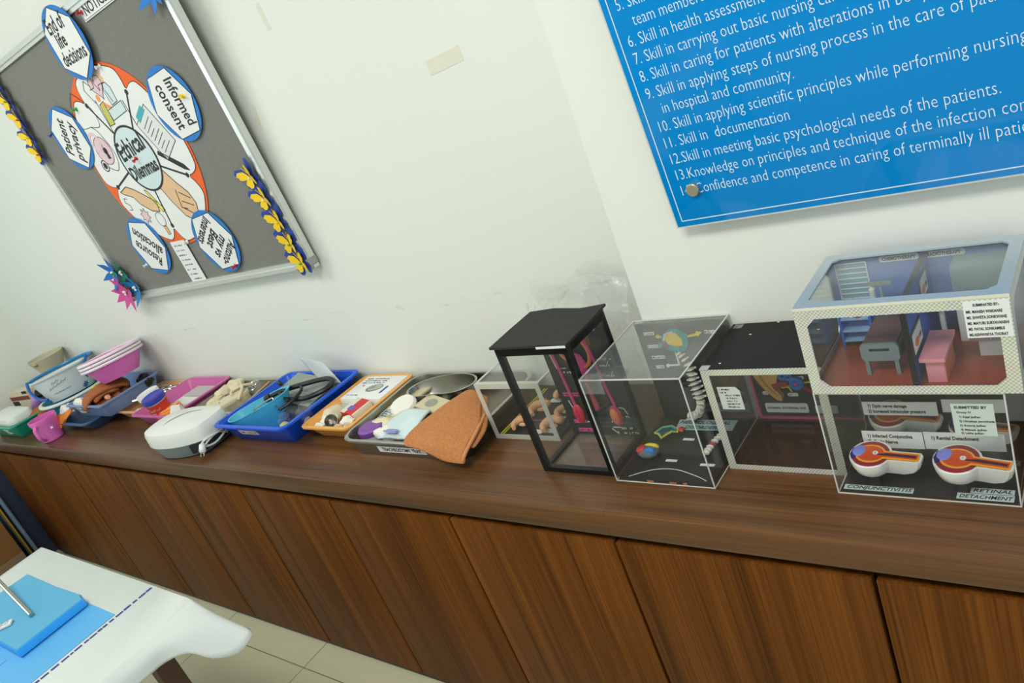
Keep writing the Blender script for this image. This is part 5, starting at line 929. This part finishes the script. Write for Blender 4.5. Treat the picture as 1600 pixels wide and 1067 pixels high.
for i, (z, lab) in enumerate(((0, 'pink basin with white rim, lowest of the three nested basins'), (.018, 'pink basin with white rim, second of the three nested basins'), (.036, 'pink basin with white rim, topmost of the three nested basins'))): basin('pink_basin', lab, -3.485, 1.275, T+.170+z*.8, .078+.003*i, .122, .085, PINK, mat('white_rim_plastic', (240, 226, 236), .35), cat='basin', tilt=(-.04, -.11, 0))['group'] = 'nested pink basins'
basin('teal_basin', 'teal plastic basin with white rim under the white tub', -4.09, 1.262, T+.004, .10, .152, .10, TEAL, WPLAS)
t = thing('white_tub', 'white printed plastic tub with blue carrying handle in the teal basin', 'tub', (-4.095, 1.262, T+.092), (-.035, -.105, 0)); S_ = lambda r, z: (r, z)
TUBW = mat('tub_white_plastic', (214, 224, 226), .35, var=.02)
obj('tub', B().lathe([(.104, 0), (.139, .125), (.136, .125), (.101, .004)], 44), TUBW, t); obj('rim', B().lathe([(.137, .119), (.144, .12), (.145, .127), (.137, .128)], 44, cap0=False, cap1=False), TUBW, t)
HB = mat('handle_blue', (14, 96, 176), .35); AZ = lambda a, r, z: (r*.945*math.cos(D(a)), r*math.sin(D(a)), z)
obj('handle', B().tube([AZ(-120-i*10, .154, .131+.006*math.sin(PI*i/20)) for i in range(21)], .0075), mat('tub_rim_blue', (16, 130, 196), .3), t)
obj('handle_strap', B().tube(smooth_path([AZ(-122, .155, .135), AZ(-112, .158, .10), AZ(-98, .152, .065), AZ(-82, .146, .04), AZ(-66, .142, .03)], 5), .007).tube(smooth_path([AZ(40, .155, .137), AZ(28, .16, .115), AZ(20, .158, .085), AZ(16, .154, .06)], 5), .007), HB, t)
b = B()
def wrap(b, R0, R1, H, off, az): 
    for v in b.bm.verts: z = v.co.z; r = R0+(R1-R0)*z/H+off-v.co.y*0; a = v.co.x/r+az; v.co = V((r*math.cos(a), r*math.sin(a), z))
    return b
b = B()
for k, (xa, z, n) in enumerate(((-.035, .082, 4), (-.06, .06, 9))): b.line([(xa+.0055*i+.0035*(i % 2), z+.0011*i+(.011 if i % 4 == 1 else .006)*(i % 2)) for i in range(2*n)], .0016, -.0002, .0002)
scribble(b, -.05, .03, .036, .006, 0); obj('printed_words', wrap(b, .104, .139, .125, .0015, -.55), mat('grey_print2', (110, 120, 130), .6), t)
for a, z in ((.1, .02), (.13, .05), (.16, .08), (.19, .1), (-.14, .02), (-.16, .04), (.09, .012), (-.11, .012)):
    b = B().poly([(a+.016*(1 if i % 2 else .45)*math.cos(i*PI/5), z+.014*(1 if i % 2 else .45)*math.sin(i*PI/5)) for i in range(10)], -.0002, .0002)
    obj('printed_flower', wrap(b, .104, .139, .125, .002, -.55), mat('print_flower_blue', (70, 130, 196), .5), t)
t = thing('rubber_jug', 'dull beige flared jug standing behind the white tub', 'jug', (-4.40, 1.335, T)); obj('jug', B().lathe([(.07, 0), (.08, .05), (.058, .16), (.06, .20), (.088, .268), (.085, .27), (.056, .202), (.054, .16), (.075, .05), (.065, .004)], 32), mat('beige_rubber', (196, 186, 158), .6, var=.04), t); obj('spout_notch', B().blob((.034, -.07, .255), (.018, .016, .012), .2), mat('beige_rubber_dark', (170, 158, 128), .6), t)
# pink mug
t = thing('pink_mug', 'pink plastic mug at the worktop front beside the green tray', 'mug', (-3.875, 1.022, T), (0, 0, D(52))); obj('mug_body', B().lathe([(.042, 0), (.047, .004), (.056, .088), (.06, .098), (.059, .112), (.056, .112), (.0555, .098), (.044, .006)], 32), PINK, t)
obj('handle', B().tube(smooth_path([(-.02, -.054, .09), (-.02, -.08, .08), (-.018, -.08, .04), (-.018, -.05, .02)], 5), [.008]*5+[.009]*6+[.008]*5), PINK, t); obj('white_mark', B().box(.028, .038, -.047, -.043, .055, .065), WHITE, t)
# green tray with white covered steriliser
t = tray('plastic_tray', 'green plastic tray with white lidded box at the left picture edge', -4.62, -4.19, .968, 1.13, .075, GREEN, .03, .009, .03)
sticker(t, '', .07, .035, (.06, -.0583, .038), (.37, 0, 0), .001, CARD)
t = thing('white_lidded_box', 'white plastic lidded box lying in the green tray', 'box', (-4.42, 1.055, T+.012)); obj('box', B().loft([rrect(.30, .10, .03, 5, (0, 0), z) for z in (0, .05)]), STEELD, t); obj('lid', B().loft([rrect(.32*k, .125*k, .035*k, 5, (0, 0), z) for k, z in ((1, .052), (1.02, .056), (1.02, .074), (.97, .09), (.8, .098), (.3, .1))]), WPLAS, t)
t = thing('printed_carton', 'cream and maroon printed carton behind the white lidded box', 'box', (-4.70, 1.245, T), (0, 0, .12)); obj('carton', B().box(-.13, .08, -.03, .03, 0, .125, .001), mat('cream_carton', (218, 208, 180), .5), t); obj('maroon_band', B().box(-.131, .081, -.0312, -.0305, .075, .098), mat('maroon_print', (130, 44, 48), .5), t); obj('black_corner', B().box(.03, .082, -.0314, -.0305, .11, .1252), INK, t); obj('black_band', B().box(-.131, -.06, -.0314, -.0305, .045, .07), INK, t)
t = thing('mauve_bottle', 'mauve plastic bottle leaning between the carton and the white tub', 'bottle', (-4.44, 1.20, T+.062), (.2, .9, .3)); obj('bottle', B().lathe([(.034, -.06), (.038, -.05), (.036, .05), (.02, .075), (.018, .095)], 24), mat('mauve_bottle_plastic', (196, 136, 206), .35), t); obj('dark_cap', B().lathe([(.021, .093), (.021, .112), (.018, .114)], 16), INK, t)
tag(obj('brown_cloth', B().blob((-4.245, 1.13, T+.045), (.085, .05, .044), .35, 1.4, 3.0), BROWN2), 'crumpled brown cloth between the green tray and the teal basin', 'cloth')
t = thing('orange_strap', 'orange fabric strap hanging over the slate blue tray beside the mug', 'strap', (.028, .008, 0)); obj('strap', patch(B(), [[h_(-3.93, 1.075, .07), h_(-3.86, 1.10, .085), h_(-3.77, 1.10, .1)], [h_(-3.91, 1.055, .065), h_(-3.84, 1.075, .07), h_(-3.76, 1.085, .088)], [h_(-3.90, 1.04, .03), h_(-3.86, 1.05, .03), h_(-3.84, 1.06, .05)]], 5, 5), mat('orange_fabric', (222, 130, 50), .8), t, mods=(('sol', .006, 1),))
tag(obj('white_cloth', B().blob((-3.845, 1.125, T+.085), (.06, .032, .028), .3, 2.0, 6.6), mat('white_terry', (222, 222, 222), .9, bump=.4, scale=150)), 'white cloth bundle tucked under the grey blue tray corner', 'cloth')

# ------------------------------------------------------------------ table with white cloth in the lower left
TZ = .714; TX0, TX1, TY0, TY1 = -2.882, -1.862, -.35, .54
t = thing('table', 'brown wooden table under the white cloth in the lower left', 'table', ((TX0+TX1)/2, (TY0+TY1)/2, 0)); TW = mat('dark_table_wood', (84, 58, 40), .5, var=.15, scale=20)
cx, cy = (TX0+TX1)/2, (TY0+TY1)/2
obj('tabletop', B().box(TX0-cx+.008, TX1-cx-.008, TY0-cy, TY1-cy-.008, TZ-.03, TZ-.004), TW, t)
for x in (TX0+.06, TX1-.1):
    for y in (TY0+.08, TY1-.11): obj('leg', B().box(x-cx-.025, x-cx+.025, y-cy-.025, y-cy+.025, 0, TZ-.03), TW, t)
ct = thing('tablecloth', 'white cotton cloth with a stitched blue stripe covering the table', 'tablecloth', (0, 0, 0))
# the cloth: flat top, then a hem that drops past the right end, flares at the corner and runs along the back edge
edge, hem, mid = [], [], []
def E_(e, m_, hq): edge.append(e); mid.append(m_); hem.append(hq)
for k in range(9):
    y = TY0+(.36-TY0)*k/8; wv = .006*math.sin(k*1.7); E_((TX1, y, TZ), (TX1+.02+wv, y, TZ-.022), (TX1+.026+wv, y, TZ-.058-.008*math.sin(k*2.3)))
E_((TX1, .41, TZ), (TX1+.03, .412, TZ-.02), (TX1+.035, .41, TZ-.056)); E_((TX1, .45, TZ), (TX1+.045, .452, TZ-.024), (TX1+.068, .452, TZ-.062))
E_((TX1, .485, TZ), (TX1+.06, .487, TZ-.03), (TX1+.10, .478, TZ-.098)); E_((TX1, .51, TZ), (TX1+.072, .515, TZ-.035), (TX1+.135, .52, TZ-.115))
E_((TX1-.004, .53, TZ), (TX1+.08, .538, TZ-.04), (TX1+.152, .555, TZ-.10)); E_((TX1-.012, .54, TZ), (TX1+.06, .55, TZ-.042), (TX1+.13, .572, TZ-.092))
E_((TX1-.05, .541, TZ), (TX1-.03, .553, TZ-.04), (TX1-.01, .565, TZ-.10))
for k in range(1, 9): x = TX1-.05-(TX1-.05-TX0)*k/8; E_((x, .541, TZ), (x, .549, TZ-.02), (x, .55+.004*math.sin(k*2), TZ-.09))
b = B(); inner = [(min(e[0], TX1)-0.03 if i < 14 else e[0], min(e[1], .51), TZ+.0008) for i, e in enumerate(edge)]
cols = [smooth_path([edge[i], mid[i], hem[i]], 4) for i in range(len(edge))]; P = [smooth_path([c[j] for c in cols], 3) for j in range(len(cols[0]))]
L0 = [b.bm.verts.new(p) for p in P[0]]; prev = L0
for j in range(1, len(P)):
    cur = [b.bm.verts.new(p) for p in P[j]]
    for i in range(len(cur)-1): b._f((prev[i], prev[i+1], cur[i+1], cur[i]))
    prev = cur
c0 = b.bm.verts.new((TX0, TY0, TZ)); b._f(L0+[c0]) 
obj('cloth', b, CLOTH, ct, mods=(('sol', .0022, 1),), sharp=60)
b = B(); y = TY0
while y < .535:
    l = random.choice((.008, .012, .02, .03)); 
    if True: b.box(-2.075-.003*random.random(), -2.068, y, min(y+l, .536), TZ+.0023, TZ+.003)
    y += l+random.choice((.002, .003, .006))
obj('stitched_stripe', b, mat('stitch_navy', (34, 60, 140), .7), ct)
zt = TZ+.0026
t = thing('blue_sheet', 'thin blue plastic sheet spread on the white tablecloth under the pad', 'sheet', (0, 0, 0)); obj('sheet', B().box(-2.735, -2.088, -.2, .436, zt, zt+.0012), SKYB, t); obj('folded_flap', B().box(-2.56, -2.29, -.2, .226, zt+.0014, zt+.0026), SKYB, t)
t = thing('blue_pad', 'thick blue foam pad lying on the blue sheet', 'pad', (0, 0, 0)); pz = zt+.003
def padl(k, zz): return [(x, y, zz) for x, y in ((-2.675+k, .24+k), (-2.236-k, .247+k), (-2.236-k, .428-k), (-2.272-k, .437-k), (-2.44, .432-k), (-2.66+k, .433-k))]
obj('pad_top', B().loft([padl(.002, pz+.0245), padl(.003, pz+.0262)]), PADB, t); obj('pad_edge', B().loft([padl(.003, pz), padl(0, pz+.003), padl(0, pz+.021), padl(.002, pz+.0245)]), PADE, t)
t = thing('steel_rod', 'shiny steel rod resting on the blue pad at the left picture edge', 'rod', (0, 0, 0)); obj('rod', B().tube([(-2.349, .333, pz+.033), (-2.66, .36, pz+.10)], .0065, 12), STEEL, t)
t = thing('syringe_wrap', 'small white printed packet on the blue pad at the left picture edge', 'packet', (-2.42, .272, pz+.0268), (0, 0, .95)); obj('packet', B().box(-.05, .032, -.012, .012, 0, .008, .003), WPLAS, t); b = B()
for i in range(3): scribble(b, -.045, .025, -.008+.006*i, .004, 0)
b.xf(Matrix.Translation((0, 0, .0082)) @ FLATM); obj('print', b, mat('grey_print2', (110, 120, 130), .6), t)

# ------------------------------------------------------------------ behind the table, at the far left
t = thing('added_dark_panel', 'added dark navy panel over the left wall beside the cabinets', 'board', (-4.86, 0, 0)); obj('board', B().box(-.018, .0, .45, 1.40, 0, .70, .002), mat('dark_panel_navy', (44, 56, 78), .5), t)  # dark panel added so this stretch of left wall reads dark
t = thing('grey_pipe', 'pale blue grey pipe standing on the floor in front of the added dark panel', 'pipe', (-4.80, .878, 0)); obj('pipe', B().tube([(0, 0, .05), (0, 0, .69)], .011, 12), mat('grey_blue_plastic', (126, 152, 178), .4), t); obj('elbow', B().blob((.004, .008, .045), (.022, .022, .045), .08), mat('grey_blue_plastic', (126, 152, 178), .4), t)
t = thing('yellow_edged_board', 'upright board with a yellow edge strip beside the grey pipe', 'board', (-4.81, .85, 0)); obj('board', B().box(-.02, .02, -.012, -.003, 0, .66), mat('olive_board', (110, 112, 96), .5), t); obj('yellow_edge', B().box(-.021, .021, -.003, .004, 0, .66), mat('yellow_edge_tape', (214, 170, 20), .5), t)
CB = mat('brown_carton', (130, 88, 44), .7, var=.08); CB2 = mat('tan_carton', (124, 102, 76), .7, var=.06)
for lab, m, z0, z1 in (('brown cardboard carton on the floor at the far left', CB2, 0, .212), ('orange brown cardboard carton on top of the tan carton', CB, .213, .45)): t = thing('cardboard_carton', lab, 'carton', (-4.80, .63, z0)); obj('carton', B().box(-.05, .25, -.2, .15, 0, z1-z0, .002), m, t); obj('packing_tape', B().box(-.051, .251, -.03, .03, z1-z0, z1-z0+.001), mat('tan_tape', (170, 130, 80), .4), t)
